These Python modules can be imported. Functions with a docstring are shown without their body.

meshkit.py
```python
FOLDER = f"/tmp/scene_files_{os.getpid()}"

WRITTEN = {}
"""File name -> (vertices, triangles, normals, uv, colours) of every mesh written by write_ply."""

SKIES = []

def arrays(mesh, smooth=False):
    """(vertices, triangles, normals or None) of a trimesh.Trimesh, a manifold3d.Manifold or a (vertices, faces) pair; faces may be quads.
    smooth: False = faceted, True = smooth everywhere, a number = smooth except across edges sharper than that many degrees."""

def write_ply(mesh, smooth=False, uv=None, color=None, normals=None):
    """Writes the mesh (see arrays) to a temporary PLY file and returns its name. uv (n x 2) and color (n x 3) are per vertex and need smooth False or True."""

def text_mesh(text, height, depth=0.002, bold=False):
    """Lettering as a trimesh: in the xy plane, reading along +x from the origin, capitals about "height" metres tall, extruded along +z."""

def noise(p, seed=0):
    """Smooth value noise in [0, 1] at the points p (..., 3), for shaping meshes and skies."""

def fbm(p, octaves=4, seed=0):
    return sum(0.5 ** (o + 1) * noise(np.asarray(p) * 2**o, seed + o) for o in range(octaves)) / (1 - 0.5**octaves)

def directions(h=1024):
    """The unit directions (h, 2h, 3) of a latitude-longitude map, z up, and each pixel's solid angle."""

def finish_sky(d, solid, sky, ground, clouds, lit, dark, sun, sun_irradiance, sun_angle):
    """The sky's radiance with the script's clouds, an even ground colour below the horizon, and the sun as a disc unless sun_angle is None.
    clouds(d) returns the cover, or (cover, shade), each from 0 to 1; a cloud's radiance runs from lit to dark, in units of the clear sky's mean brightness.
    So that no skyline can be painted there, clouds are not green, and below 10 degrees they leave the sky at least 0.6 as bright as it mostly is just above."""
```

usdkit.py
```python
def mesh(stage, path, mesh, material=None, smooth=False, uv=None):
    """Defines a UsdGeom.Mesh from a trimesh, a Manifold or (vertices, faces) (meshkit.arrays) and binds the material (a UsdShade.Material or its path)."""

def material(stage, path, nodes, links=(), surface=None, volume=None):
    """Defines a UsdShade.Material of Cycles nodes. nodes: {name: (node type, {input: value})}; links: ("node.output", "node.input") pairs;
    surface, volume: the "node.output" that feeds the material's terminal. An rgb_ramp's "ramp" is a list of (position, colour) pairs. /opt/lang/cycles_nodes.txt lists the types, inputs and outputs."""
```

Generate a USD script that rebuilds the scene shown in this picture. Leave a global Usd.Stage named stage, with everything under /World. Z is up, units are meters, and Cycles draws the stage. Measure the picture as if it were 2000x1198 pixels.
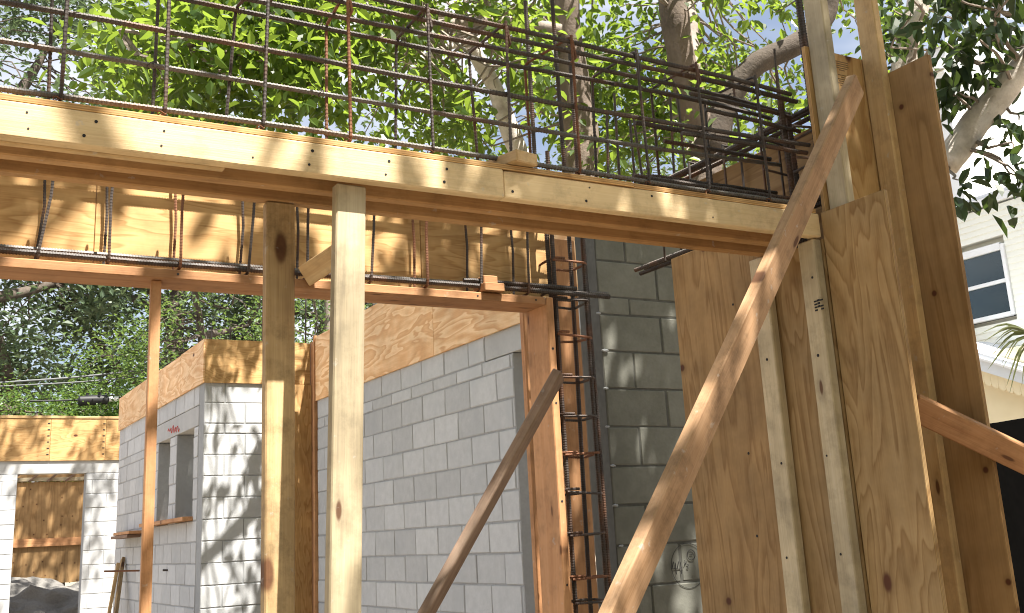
import math, random
import numpy as np
import trimesh
import usdkit, meshkit
from pxr import Usd, UsdGeom, UsdLux, UsdShade, Gf, Sdf, Vt

stage = Usd.Stage.CreateInMemory()
UsdGeom.SetStageUpAxis(stage, UsdGeom.Tokens.z)
UsdGeom.SetStageMetersPerUnit(stage, 1.0)
world = UsdGeom.Xform.Define(stage, '/World')
stage.SetDefaultPrim(world.GetPrim())
UsdGeom.Scope.Define(stage, '/World/Looks')

# ---------------------------------------------------------------- camera
EYE = np.array([0.0, 0.0, 1.6])
YAW, PITCH, ROLL, FPX, CYPX = 0.52852646, 0.25317867, -0.05176506, 2094.4, 501.96
_F = np.array([math.sin(YAW) * math.cos(PITCH), math.cos(YAW) * math.cos(PITCH), math.sin(PITCH)])
_r0 = np.array([math.cos(YAW), -math.sin(YAW), 0.0])
_u0 = np.cross(_r0, _F)
_R = math.cos(ROLL) * _r0 + math.sin(ROLL) * _u0
_U = -math.sin(ROLL) * _r0 + math.cos(ROLL) * _u0
cam = UsdGeom.Camera.Define(stage, '/World/camera')
cam.AddTransformOp().Set(Gf.Matrix4d(*_R, 0, *_U, 0, *(-_F), 0, *EYE, 1))
cam.CreateHorizontalApertureAttr(36.0)
cam.CreateVerticalApertureAttr(36.0 * 613 / 1024)
cam.CreateFocalLengthAttr(36.0 * FPX / 2000)
cam.CreateVerticalApertureOffsetAttr(-(599 - CYPX) / 2000 * 36.0)
cam.CreateClippingRangeAttr(Gf.Vec2f(0.05, 2000))
cam.CreateExposureAttr(1.92)

# ---------------------------------------------------------------- sky and sun
SUN = np.array([0.35, -1.0, 2.0]); SUN /= np.linalg.norm(SUN)
SUN_EL, SUN_ROT = math.asin(SUN[2]), math.atan2(SUN[0], SUN[1])
dome = UsdLux.DomeLight.Define(stage, '/World/sky')
skymat = usdkit.material(stage, '/World/Looks/sky_material', {
    'sky': ('sky_texture', {'sky_type': 'single_scattering', 'sun_disc': False, 'sun_elevation': SUN_EL,
                            'sun_rotation': SUN_ROT, 'air_density': 1.0, 'aerosol_density': 3.0, 'ozone_density': 1.0}),
    'tc': ('texture_coordinate', {}), 'mp': ('mapping', {'scale': (1.6, 1.6, 3.2)}),
    'nz': ('noise_texture', {'scale': 1.7, 'detail': 5, 'roughness': 0.55}),
    'cv': ('map_range', {'range_type': 'smoothstep', 'from_min': 0.36, 'from_max': 0.62, 'to_min': 0.12, 'to_max': 0.85, 'clamp': True}),
    'mx': ('mix_color', {'b': (7.2, 7.2, 7.4), 'use_clamp': False}),
    'bg': ('background_shader', {'strength': 0.05})},
    [('tc.generated', 'mp.vector'), ('mp.vector', 'nz.vector'), ('nz.fac', 'cv.value'), ('cv.result', 'mx.fac'), ('sky.color', 'mx.a'), ('mx.result', 'bg.color')], surface='bg.background')
UsdShade.MaterialBindingAPI.Apply(dome.GetPrim()).Bind(skymat)
dome.GetPrim().SetCustomDataByKey('kind', 'structure')
sun = UsdLux.DistantLight.Define(stage, '/World/sun')
sun.CreateIntensityAttr(1.25); sun.CreateAngleAttr(0.5); sun.CreateColorAttr(Gf.Vec3f(1.0, 0.95, 0.86))
sun.GetPrim().CreateAttribute('inputs:normalize', Sdf.ValueTypeNames.Bool).Set(True)
_z = SUN; _x = np.cross([0, 0, 1.0], _z); _x /= np.linalg.norm(_x); _y = np.cross(_z, _x)
sun.AddTransformOp().Set(Gf.Matrix4d(*_x, 0, *_y, 0, *_z, 0, 0, 0, 30, 1))

rng = np.random.default_rng(11)
random.seed(11)


def at(x, y, **k):
    """World point where the ray through photo pixel (2000 wide) meets the plane X=, Y= or Z=, or lies at depth D=."""
    d = (x - 1000) / FPX * _R - (y - CYPX) / FPX * _U + _F
    (ax, v), = k.items()
    if ax == 'D':
        return EYE + d * v
    i = 'XYZ'.index(ax)
    return EYE + d * (v - EYE[i]) / d[i]


def project(p):
    q = np.asarray(p, float) - EYE
    z = q @ _F
    return np.stack([1000 + FPX * (q @ _R) / z, CYPX - FPX * (q @ _U) / z, z], -1)


# ---------------------------------------------------------------- mesh helpers
class M:
    """Vertices, triangles and, for timber, the grain coordinates (along, across, through) in metres."""
    def __init__(s, v, f, wc=None):
        s.v, s.f = np.asarray(v, float), np.asarray(f, int)
        s.wc = wc

    def __add__(s, o):
        wc = None if s.wc is None or o.wc is None else np.vstack([s.wc, o.wc])
        return M(np.vstack([s.v, o.v]), np.vstack([s.f, o.f + len(s.v)]), wc)


def _cb_template():
    sg = np.array([[a, b, c] for a in (-1, 1) for b in (-1, 1) for c in (-1, 1)], float)
    v, m = [], []
    for s in sg:
        for k in range(3):
            mm = np.ones(3); mm[k] = 0
            v.append(s); m.append(mm)
    v, m = np.array(v), np.array(m)
    h = trimesh.convex.convex_hull(v * 1.0 - v * m * 0.2)
    from scipy.spatial import cKDTree
    idx = cKDTree(v - v * m * 0.2).query(h.vertices)[1]
    return v, m, idx[h.faces]


_CV, _CM, _CF = _cb_template()


def lbox(l, w, t, c=0.003):
    """Chamfered box, centred, local axes length, width, thickness."""
    h = np.array([l, w, t]) / 2
    c = min(c, 0.3 * min(l, w, t))
    return _CV * h - _CV * _CM * c


def board(p0, p1, side, w, t, c=0.003, wcoff=None):
    """Timber from p0 to p1 (centre line); side = direction of its width w; t = thickness."""
    p0, p1 = np.asarray(p0, float), np.asarray(p1, float)
    a = p1 - p0; L = np.linalg.norm(a); a /= L
    s = np.asarray(side, float); s = s - a * (s @ a); s /= np.linalg.norm(s)
    n = np.cross(a, s)
    lv = lbox(L, w, t, c)
    v = (p0 + p1) / 2 + lv @ np.stack([a, s, n])
    off = rng.uniform(0, 30, 3) if wcoff is None else wcoff
    return M(v, _CF, lv + off)


def box(x0, x1, y0, y1, z0, z1, grain='x', c=0.003):
    lo, hi = np.array([x0, y0, z0], float), np.array([x1, y1, z1], float)
    mid, d = (lo + hi) / 2, hi - lo
    k = 'xyz'.index(grain)
    rest = sorted([i for i in range(3) if i != k], key=lambda i: -d[i])
    ax = np.eye(3)
    off = rng.uniform(0, 30, 3)
    if min(d) < 0.025: off[2] = 0.0                               # sheets: the third grain coordinate runs through the plies
    lv = lbox(d[k], d[rest[0]], d[rest[1]], c)
    v = mid + lv @ np.stack([ax[k], ax[rest[0]], ax[rest[1]]])
    f = _CF if np.linalg.det(np.stack([ax[k], ax[rest[0]], ax[rest[1]]])) > 0 else _CF[:, ::-1]
    return M(v, f, lv + off)


def tube(pts, r, n=8, cap=True, jag=0.0, seed=0):
    """Swept tube along a polyline; r scalar or one per point."""
    pts = np.asarray(pts, float); m = len(pts)
    r = np.broadcast_to(np.asarray(r, float), (m,))
    tan = np.gradient(pts, axis=0); tan /= np.linalg.norm(tan, axis=1, keepdims=True) + 1e-12
    ref = np.array([0, 0, 1.0]) if abs(tan[0] @ [0, 0, 1.0]) < 0.9 else np.array([1.0, 0, 0])
    e1 = np.cross(tan[0], ref); e1 /= np.linalg.norm(e1)
    ang = np.arange(n) * 2 * math.pi / n
    V = np.empty((m, n, 3))
    rr = np.ones((m, n)) * r[:, None]
    if jag:
        rr *= 1 + jag * np.random.default_rng(seed).normal(0, 1, (m, n))
    for i in range(m):
        e1 = e1 - tan[i] * (e1 @ tan[i]); e1 /= np.linalg.norm(e1)
        e2 = np.cross(tan[i], e1)
        V[i] = pts[i] + (np.cos(ang)[:, None] * e1 + np.sin(ang)[:, None] * e2) * rr[i][:, None]
    i, j = np.meshgrid(np.arange(m - 1), np.arange(n), indexing='ij')
    a = i * n + j; b = i * n + (j + 1) % n
    f = np.vstack([np.stack([a, b, b + n], -1).reshape(-1, 3), np.stack([a, b + n, a + n], -1).reshape(-1, 3)])
    v = V.reshape(-1, 3)
    if cap:
        k = len(v); v = np.vstack([v, pts[0], pts[-1]])
        jn = np.arange(n)
        f = np.vstack([f, np.stack([np.full(n, k), (jn + 1) % n, jn], -1),
                       np.stack([np.full(n, k + 1), (m - 1) * n + jn, (m - 1) * n + (jn + 1) % n], -1)])
    return M(v, f)


def smooth_path(pts, step):
    """Catmull-Rom resampling at about STEP metres."""
    pts = np.asarray(pts, float)
    p = np.vstack([2 * pts[0] - pts[1], pts, 2 * pts[-1] - pts[-2]])
    out = []
    for i in range(1, len(p) - 2):
        n = max(2, int(np.linalg.norm(p[i + 1] - p[i]) / step))
        t = np.linspace(0, 1, n, endpoint=False)[:, None]
        out.append(0.5 * (2 * p[i] + (p[i + 1] - p[i - 1]) * t + (2 * p[i - 1] - 5 * p[i] + 4 * p[i + 1] - p[i + 2]) * t ** 2
                          + (3 * p[i] - p[i - 1] - 3 * p[i + 1] + p[i + 2]) * t ** 3))
    return np.vstack(out + [pts[-1:]])


def rebar(pts, r=0.0075, pitch=0.011, n=7):
    """Deformed bar: ribs as real rings along the polyline."""
    pts = np.asarray(pts, float)
    seg = np.linalg.norm(np.diff(pts, axis=0), axis=1); s = np.concatenate([[0], np.cumsum(seg)])
    k = max(2, int(s[-1] / pitch))
    base = np.arange(k) * s[-1] / k
    q = (base[:, None] + np.array([0, 0.5, 0.58, 0.92]) * s[-1] / k).ravel()
    q = np.append(q, s[-1])
    P = np.stack([np.interp(q, s, pts[:, i]) for i in range(3)], -1)
    rad = np.append(np.tile([r, r, r * 1.16, r * 1.16], k), r)
    return tube(P, rad, n)


def plain_bar(pts, r=0.005, n=6):
    return tube(pts, r, n)


def put(path, m, mat, smooth=False, at0=None):
    at0 = np.zeros(3) if at0 is None else at0
    if m.wc is not None:
        g = usdkit.mesh(stage, path, (m.v - at0, m.f), MAT[mat])
        UsdGeom.PrimvarsAPI(g).CreatePrimvar('wc', Sdf.ValueTypeNames.Float3Array, 'vertex').Set(Vt.Vec3fArray.FromNumpy(m.wc.astype(np.float32)))
    else:
        g = usdkit.mesh(stage, path, (m.v - at0, m.f), MAT[mat], smooth=smooth)
    return g.GetPrim()


_count = {}


def numbered(path):
    k = _count.get(path, -1) + 1
    _count[path] = k
    return path if k == 0 else '%s_%03d' % (path, k)


class Thing:
    """An Xform at the thing's base; part() adds a mesh under it, or under one of its parts."""
    def __init__(s, name, label, cat, loc, group=None, kind=None):
        s.loc = np.asarray(loc, float)
        s.path = numbered('/World/' + name)
        x = UsdGeom.Xform.Define(stage, s.path); x.AddTranslateOp().Set(Gf.Vec3d(*map(float, s.loc)))
        s.prim = x.GetPrim()
        if kind != 'structure':
            s.prim.SetCustomDataByKey('label', label); s.prim.SetCustomDataByKey('category', cat)
        if group: s.prim.SetCustomDataByKey('group', group)
        if kind: s.prim.SetCustomDataByKey('kind', kind)

    def part(s, name, m, mat, parent=None, smooth=False, label=None, kind=None):
        p = put(numbered((parent or s.path) + '/' + name), m, mat, smooth, s.loc)
        if label: p.SetCustomDataByKey('label', label)
        if kind: p.SetCustomDataByKey('kind', kind)
        return str(p.GetPath())


def single(name, m, mat, label, cat, group=None, kind=None, smooth=False):
    """A thing that is one mesh, its origin at its base."""
    base = np.array([m.v[:, 0].mean(), m.v[:, 1].mean(), m.v[:, 2].min()])
    path = numbered('/World/' + name)
    p = put(path, m, mat, smooth, base)
    UsdGeom.Xformable(p).AddTranslateOp().Set(Gf.Vec3d(*map(float, base)))
    if kind != 'structure':
        p.SetCustomDataByKey('label', label); p.SetCustomDataByKey('category', cat)
    if group: p.SetCustomDataByKey('group', group)
    if kind: p.SetCustomDataByKey('kind', kind)
    return p


# ---------------------------------------------------------------- materials
MAT = {}


def mat(name, nodes, links, surface='p.BSDF'):
    MAT[name] = usdkit.material(stage, '/World/Looks/' + name, nodes, links, surface=surface)


def ramp(*stops):
    return ('rgb_ramp', {'ramp': [(p, c) for p, c in stops]})


def timber(name, light, mid, dark, knot=(0.10, 0.04, 0.018), knots=0.55, rough=0.75, knot_scale=(2.1, 7.0, 3.0), streak=18.0, dirt=0.25, knot_r=(0.035, 0.07), grime=0.3):
    nodes = {
        'a': ('attribute', {'attribute': 'wc'}),
        'm1': ('mapping', {'scale': (0.9, streak, streak)}), 'n1': ('noise_texture', {'scale': 1.0, 'detail': 5, 'roughness': 0.62, 'distortion': 0.6}),
        'm2': ('mapping', {'scale': (7, 230, 230)}), 'n2': ('noise_texture', {'scale': 1.0, 'detail': 3, 'roughness': 0.6}),
        'm3': ('mapping', {'scale': knot_scale}), 'vo': ('voronoi_texture', {'dimensions': '2D', 'scale': 1.0, 'randomness': 1.0}),
        'nd': ('noise_texture', {'scale': 2.3, 'detail': 4, 'roughness': 0.6}),
        'mixn': ('mix_float', {'fac': 0.33}),
        'r': ramp((0.30, dark), (0.5, mid), (0.68, light)),
        'sc': ('separate_color', {}),
        'rare': ('math', {'math_type': 'greater_than', 'value2': knots}),
        'kr': ('map_range', {'range_type': 'smoothstep', 'from_min': knot_r[0], 'from_max': knot_r[1], 'to_min': 0.9, 'to_max': 0.0, 'clamp': True}),
        'kk': ('math', {'math_type': 'multiply'}),
        'halo': ('map_range', {'range_type': 'smoothstep', 'from_min': 0.05, 'from_max': 0.2, 'to_min': 0.45, 'to_max': 0.0, 'clamp': True}),
        'hk': ('math', {'math_type': 'multiply'}),
        'c0': ('mix_color', {'b': tuple(np.array(dark) * 0.75)}),
        'c1': ('mix_color', {'b': knot}),
        'oi': ('object_info', {}),
        'ov': ('map_range', {'from_min': 0, 'from_max': 1, 'to_min': 0.82, 'to_max': 1.14}),
        'dv': ('map_range', {'from_min': 0.3, 'from_max': 0.75, 'to_min': 1.0 + dirt * 0.3, 'to_max': 1.0 - dirt}),
        'vv': ('math', {'math_type': 'multiply'}), 'v2': ('math', {'math_type': 'multiply'}),
        'ng': ('noise_texture', {'scale': 11.0, 'detail': 7, 'roughness': 0.72}),
        'gv': ('map_range', {'from_min': 0.48, 'from_max': 0.72, 'to_min': 1.0, 'to_max': 1.0 - grime, 'clamp': True}),
        'nw': ('noise_texture', {'scale': 26.0, 'detail': 4, 'roughness': 0.6}),
        'wv': ('map_range', {'from_min': 0.66, 'from_max': 0.72, 'to_min': 0.0, 'to_max': 0.35, 'clamp': True}),
        'cw': ('mix_color', {'b': (0.42, 0.41, 0.39)}),
        'h': ('hsv', {}),
        'b': ('bump', {'strength': 0.4, 'distance': 0.002}),
        'p': ('principled_bsdf', {'roughness': rough, 'specular_ior_level': 0.25})}
    links = [('a.vector', 'm1.vector'), ('a.vector', 'm2.vector'), ('a.vector', 'm3.vector'), ('a.vector', 'nd.vector'),
             ('m1.vector', 'n1.vector'), ('m2.vector', 'n2.vector'), ('m3.vector', 'vo.vector'),
             ('n1.fac', 'mixn.a'), ('n2.fac', 'mixn.b'), ('mixn.result', 'r.fac'),
             ('vo.color', 'sc.color'), ('sc.r', 'rare.value1'), ('vo.distance', 'kr.value'), ('vo.distance', 'halo.value'),
             ('kr.result', 'kk.value1'), ('rare.value', 'kk.value2'), ('halo.result', 'hk.value1'), ('rare.value', 'hk.value2'),
             ('r.color', 'c0.a'), ('hk.value', 'c0.fac'), ('c0.result', 'c1.a'), ('kk.value', 'c1.fac'),
             ('oi.random', 'ov.value'), ('nd.fac', 'dv.value'), ('ov.result', 'vv.value1'), ('dv.result', 'vv.value2'), ('a.vector', 'ng.vector'), ('a.vector', 'nw.vector'), ('ng.fac', 'gv.value'), ('vv.value', 'v2.value1'), ('gv.result', 'v2.value2'), ('v2.value', 'h.value'),
             ('nw.fac', 'wv.value'), ('c1.result', 'h.color'), ('h.color', 'cw.a'), ('wv.result', 'cw.fac'), ('cw.result', 'p.base_color'), ('n2.fac', 'b.height'), ('b.normal', 'p.normal')]
    mat(name, nodes, links)


timber('spruce_lumber', (0.60, 0.43, 0.235), (0.53, 0.36, 0.18), (0.40, 0.245, 0.11), knots=0.72)
timber('front_lumber', (0.70, 0.545, 0.33), (0.64, 0.48, 0.275), (0.50, 0.345, 0.18), knots=0.72)
timber('brace_lumber', (0.52, 0.335, 0.20), (0.46, 0.28, 0.155), (0.33, 0.185, 0.09), knots=0.4, knot_scale=(2.6, 8, 4), knot_r=(0.05, 0.09), grime=0.45)
timber('pale_lumber', (0.56, 0.475, 0.335), (0.48, 0.395, 0.26), (0.33, 0.27, 0.185), dirt=0.5)
timber('stained_lumber', (0.50, 0.365, 0.20), (0.40, 0.275, 0.14), (0.25, 0.15, 0.07), knots=0.3, dirt=0.6, knot=(0.10, 0.04, 0.018), knot_r=(0.07, 0.13), grime=0.5, knot_scale=(2.3, 6.0, 3.0))
timber('fir_lumber', (0.50, 0.275, 0.14), (0.44, 0.225, 0.105), (0.31, 0.14, 0.06), knots=0.6, knot_scale=(2.4, 9, 4))
timber('soffit_lumber', (0.47, 0.29, 0.14), (0.40, 0.225, 0.095), (0.28, 0.14, 0.055), knots=0.7)
timber('brown_lumber', (0.24, 0.155, 0.11), (0.19, 0.118, 0.082), (0.12, 0.072, 0.05), dirt=0.4)
timber('weathered_lumber', (0.33, 0.245, 0.185), (0.27, 0.185, 0.135), (0.17, 0.105, 0.075), dirt=0.5)


def plywood(name, light, mid, dark, contrast=0.5, freq=13.0, knots=0.72, knot_scale=(1.5, 2.6, 0.01), gs=(1.0, 5.2, 1.0), stain=0.72):
    nodes = {
        'a': ('attribute', {'attribute': 'wc'}),
        'm1': ('mapping', {'scale': gs}), 'n1': ('noise_texture', {'scale': 1.0, 'detail': 3.0, 'roughness': 0.48, 'distortion': 0.5}),
        'mul': ('math', {'math_type': 'multiply', 'value2': freq}),
        'fr': ('math', {'math_type': 'fraction'}),
        'ct': ramp((0.0, (1, 1, 1)), (0.55, (0.45, 0.45, 0.45)), (0.86, (0.0, 0.0, 0.0)), (1.0, (1, 1, 1))),
        'm2': ('mapping', {'scale': (6, 170, 20)}), 'n2': ('noise_texture', {'scale': 1.0, 'detail': 4, 'roughness': 0.65}),
        'm3': ('mapping', {'scale': knot_scale}), 'vo': ('voronoi_texture', {'dimensions': '2D', 'scale': 1.0, 'randomness': 1.0}),
        'nl': ('noise_texture', {'scale': 2.6, 'detail': 6, 'roughness': 0.68}),
        's1': ('math', {'math_type': 'multiply', 'value2': contrast}),
        's2': ('math', {'math_type': 'multiply_add', 'value2': 0.62}),
        'r': ramp((0.2, dark), (0.52, mid), (0.9, light)),
        'sc': ('separate_color', {}),
        'rare': ('math', {'math_type': 'greater_than', 'value2': knots}),
        'kr': ('map_range', {'range_type': 'smoothstep', 'from_min': 0.028, 'from_max': 0.06, 'to_min': 1.0, 'to_max': 0.0, 'clamp': True}),
        'halo': ('map_range', {'range_type': 'smoothstep', 'from_min': 0.04, 'from_max': 0.13, 'to_min': 0.4, 'to_max': 0.0, 'clamp': True}),
        'kk': ('math', {'math_type': 'multiply'}), 'hk': ('math', {'math_type': 'multiply'}),
        'c0': ('mix_color', {'b': tuple(np.array(dark) * 0.8)}), 'c1': ('mix_color', {'b': (0.085, 0.03, 0.014)}),
        'oi': ('object_info', {}),
        'ov': ('map_range', {'from_min': 0, 'from_max': 1, 'to_min': 0.88, 'to_max': 1.1}),
        'dv': ('map_range', {'from_min': 0.35, 'from_max': 0.68, 'to_min': 1.12, 'to_max': stain}),
        'vv': ('math', {'math_type': 'multiply'}), 'h': ('hsv', {}),
        'sx': ('separate_xyz', {}), 'ab': ('math', {'math_type': 'absolute'}), 'pr': ('map_range', {'from_min': 0.0, 'from_max': 0.0095, 'to_min': 0.0, 'to_max': 1.0, 'clamp': True}),
        'pl': ('rgb_ramp', {'ramp': [(0.0, (1, 1, 1)), (0.2, (0.74, 0.69, 0.63)), (0.5, (1.25, 1.25, 1.2)), (0.78, (0.74, 0.69, 0.63)), (0.9, (1, 1, 1))], 'interpolate': False}),
        'pm': ('mix_color', {'blend_type': 'multiply', 'fac': 1.0, 'use_clamp': False}),
        'b': ('bump', {'strength': 0.2, 'distance': 0.0015}),
        'p': ('principled_bsdf', {'roughness': 0.7, 'specular_ior_level': 0.25})}
    links = [('a.vector', 'm1.vector'), ('a.vector', 'm2.vector'), ('a.vector', 'm3.vector'), ('a.vector', 'nl.vector'),
             ('m1.vector', 'n1.vector'), ('m2.vector', 'n2.vector'), ('m3.vector', 'vo.vector'),
             ('n1.fac', 'mul.value1'), ('mul.value', 'fr.value1'), ('fr.value', 'ct.fac'), ('ct.color', 's1.value1'),
             ('n2.fac', 's2.value1'), ('s1.value', 's2.value3'), ('s2.value', 'r.fac'),
             ('vo.color', 'sc.color'), ('sc.r', 'rare.value1'), ('vo.distance', 'kr.value'), ('vo.distance', 'halo.value'),
             ('kr.result', 'kk.value1'), ('rare.value', 'kk.value2'), ('halo.result', 'hk.value1'), ('rare.value', 'hk.value2'),
             ('r.color', 'c0.a'), ('hk.value', 'c0.fac'), ('c0.result', 'c1.a'), ('kk.value', 'c1.fac'),
             ('oi.random', 'ov.value'), ('nl.fac', 'dv.value'), ('ov.result', 'vv.value1'), ('dv.result', 'vv.value2'), ('vv.value', 'h.value'),
             ('c1.result', 'h.color'), ('h.color', 'pm.a'), ('a.vector', 'sx.vector'), ('sx.z', 'ab.value1'), ('ab.value', 'pr.value'), ('pr.result', 'pl.fac'), ('pl.color', 'pm.b'), ('pm.result', 'p.base_color'), ('n2.fac', 'b.height'), ('b.normal', 'p.normal')]
    mat(name, nodes, links)


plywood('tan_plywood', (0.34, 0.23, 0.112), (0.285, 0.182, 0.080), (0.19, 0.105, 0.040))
plywood('golden_plywood', (0.56, 0.36, 0.165), (0.48, 0.29, 0.122), (0.34, 0.18, 0.065), contrast=0.45)
plywood('orange_plywood', (0.80, 0.56, 0.33), (0.66, 0.39, 0.19), (0.58, 0.315, 0.14), contrast=0.62, freq=9.0, knots=0.85, gs=(1.1, 4.0, 1.0), stain=0.85)
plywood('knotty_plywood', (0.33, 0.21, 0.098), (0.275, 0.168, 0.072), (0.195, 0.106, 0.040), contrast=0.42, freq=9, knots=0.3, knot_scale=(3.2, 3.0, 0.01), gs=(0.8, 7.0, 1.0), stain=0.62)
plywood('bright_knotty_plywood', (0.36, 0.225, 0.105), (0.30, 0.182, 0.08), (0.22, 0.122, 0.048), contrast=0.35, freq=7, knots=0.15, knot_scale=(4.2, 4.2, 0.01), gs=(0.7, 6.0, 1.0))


def rough(name, c1, c2, scale=6.0, bump=0.3, bscale=60.0, dist=0.004, rough_=0.9, spread=0.12, c3=None, s3=2.0):
    nodes = {
        'g': ('geometry', {}), 'n': ('noise_texture', {'scale': scale, 'detail': 6, 'roughness': 0.65}),
        'nb': ('noise_texture', {'scale': bscale, 'detail': 5, 'roughness': 0.7}),
        'n3': ('noise_texture', {'scale': s3, 'detail': 4, 'roughness': 0.6}),
        'm3': ('map_range', {'from_min': 0.5, 'from_max': 0.72, 'to_min': 0.0, 'to_max': 0.8, 'clamp': True}),
        'r': ramp((0.3, c1), (0.7, c2)), 'mix': ('mix_color', {'b': c3 if c3 else c1}),
        'f': ('mix_float', {'fac': 0.35}),
        'oi': ('object_info', {}), 'ov': ('map_range', {'from_min': 0, 'from_max': 1, 'to_min': 1 - spread, 'to_max': 1 + spread}),
        'h': ('hsv', {}), 'b': ('bump', {'strength': bump, 'distance': dist}),
        'p': ('principled_bsdf', {'roughness': rough_, 'specular_ior_level': 0.2})}
    links = [('g.position', 'n.vector'), ('g.position', 'nb.vector'), ('g.position', 'n3.vector'), ('n.fac', 'f.a'), ('nb.fac', 'f.b'), ('f.result', 'r.fac'),
             ('n3.fac', 'm3.value'), ('r.color', 'mix.a'), ('m3.result', 'mix.fac'),
             ('oi.random', 'ov.value'), ('ov.result', 'h.value'), ('mix.result', 'h.color'), ('h.color', 'p.base_color'),
             ('nb.fac', 'b.height'), ('b.normal', 'p.normal')]
    mat(name, nodes, links)


rough('block_concrete', (0.375, 0.383, 0.395), (0.485, 0.493, 0.505), scale=13, bump=0.5, bscale=90, spread=0.11, c3=(0.385, 0.40, 0.42))
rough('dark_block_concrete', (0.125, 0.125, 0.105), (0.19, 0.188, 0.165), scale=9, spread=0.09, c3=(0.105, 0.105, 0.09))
rough('mortar', (0.25, 0.257, 0.265), (0.33, 0.34, 0.35), scale=14, spread=0.02)
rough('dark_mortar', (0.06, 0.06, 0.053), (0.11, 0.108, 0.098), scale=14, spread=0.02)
rough('cast_concrete', (0.33, 0.335, 0.34), (0.43, 0.43, 0.43), scale=5, bump=0.15, spread=0.02)
rough('sandy_soil', (0.17, 0.14, 0.10), (0.30, 0.25, 0.19), scale=2.0, bump=0.6, bscale=25, dist=0.02, spread=0.0)
rough('sand_heap', (0.11, 0.105, 0.10), (0.22, 0.21, 0.195), scale=4, bump=0.8, bscale=30, dist=0.03, spread=0.0)
rough('bar_steel', (0.035, 0.03, 0.028), (0.085, 0.068, 0.06), scale=30, bump=0.2, bscale=200, dist=0.001, rough_=0.5, spread=0.15, c3=(0.13, 0.055, 0.025), s3=5.0)
rough('bright_bar_steel', (0.09, 0.085, 0.08), (0.21, 0.19, 0.175), scale=30, bump=0.2, bscale=200, dist=0.001, rough_=0.45, spread=0.15, c3=(0.17, 0.09, 0.05), s3=5.0)
rough('rusty_bar_steel', (0.12, 0.055, 0.032), (0.24, 0.11, 0.06), scale=25, bump=0.3, bscale=200, dist=0.001, rough_=0.8, spread=0.2, c3=(0.12, 0.07, 0.05), s3=6.0)
rough('pale_bark', (0.46, 0.41, 0.36), (0.72, 0.66, 0.60), scale=7, bump=0.6, bscale=35, dist=0.012, spread=0.0, c3=(0.30, 0.26, 0.22), s3=5)
rough('grey_bark', (0.17, 0.14, 0.12), (0.34, 0.29, 0.25), scale=6, bump=0.8, bscale=30, dist=0.015, spread=0.05, c3=(0.10, 0.08, 0.065), s3=3)
rough('brown_bark', (0.12, 0.092, 0.075), (0.24, 0.19, 0.155), scale=6, bump=0.8, bscale=30, dist=0.015, spread=0.05, c3=(0.07, 0.055, 0.045), s3=3)
rough('dark_bark', (0.06, 0.05, 0.042), (0.13, 0.105, 0.085), scale=6, bump=0.8, bscale=30, dist=0.015, spread=0.05)
rough('cream_siding', (0.80, 0.81, 0.75), (0.86, 0.87, 0.81), scale=3, bump=0.03, spread=0.01, rough_=0.6)
rough('cream_stucco', (0.76, 0.67, 0.47), (0.82, 0.73, 0.53), scale=3, bump=0.1, spread=0.01)
rough('pale_stucco', (0.80, 0.79, 0.70), (0.86, 0.85, 0.77), scale=3, bump=0.1, spread=0.01)
rough('white_paint', (0.74, 0.76, 0.79), (0.80, 0.82, 0.84), scale=3, bump=0.02, spread=0.01, rough_=0.5)
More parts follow.
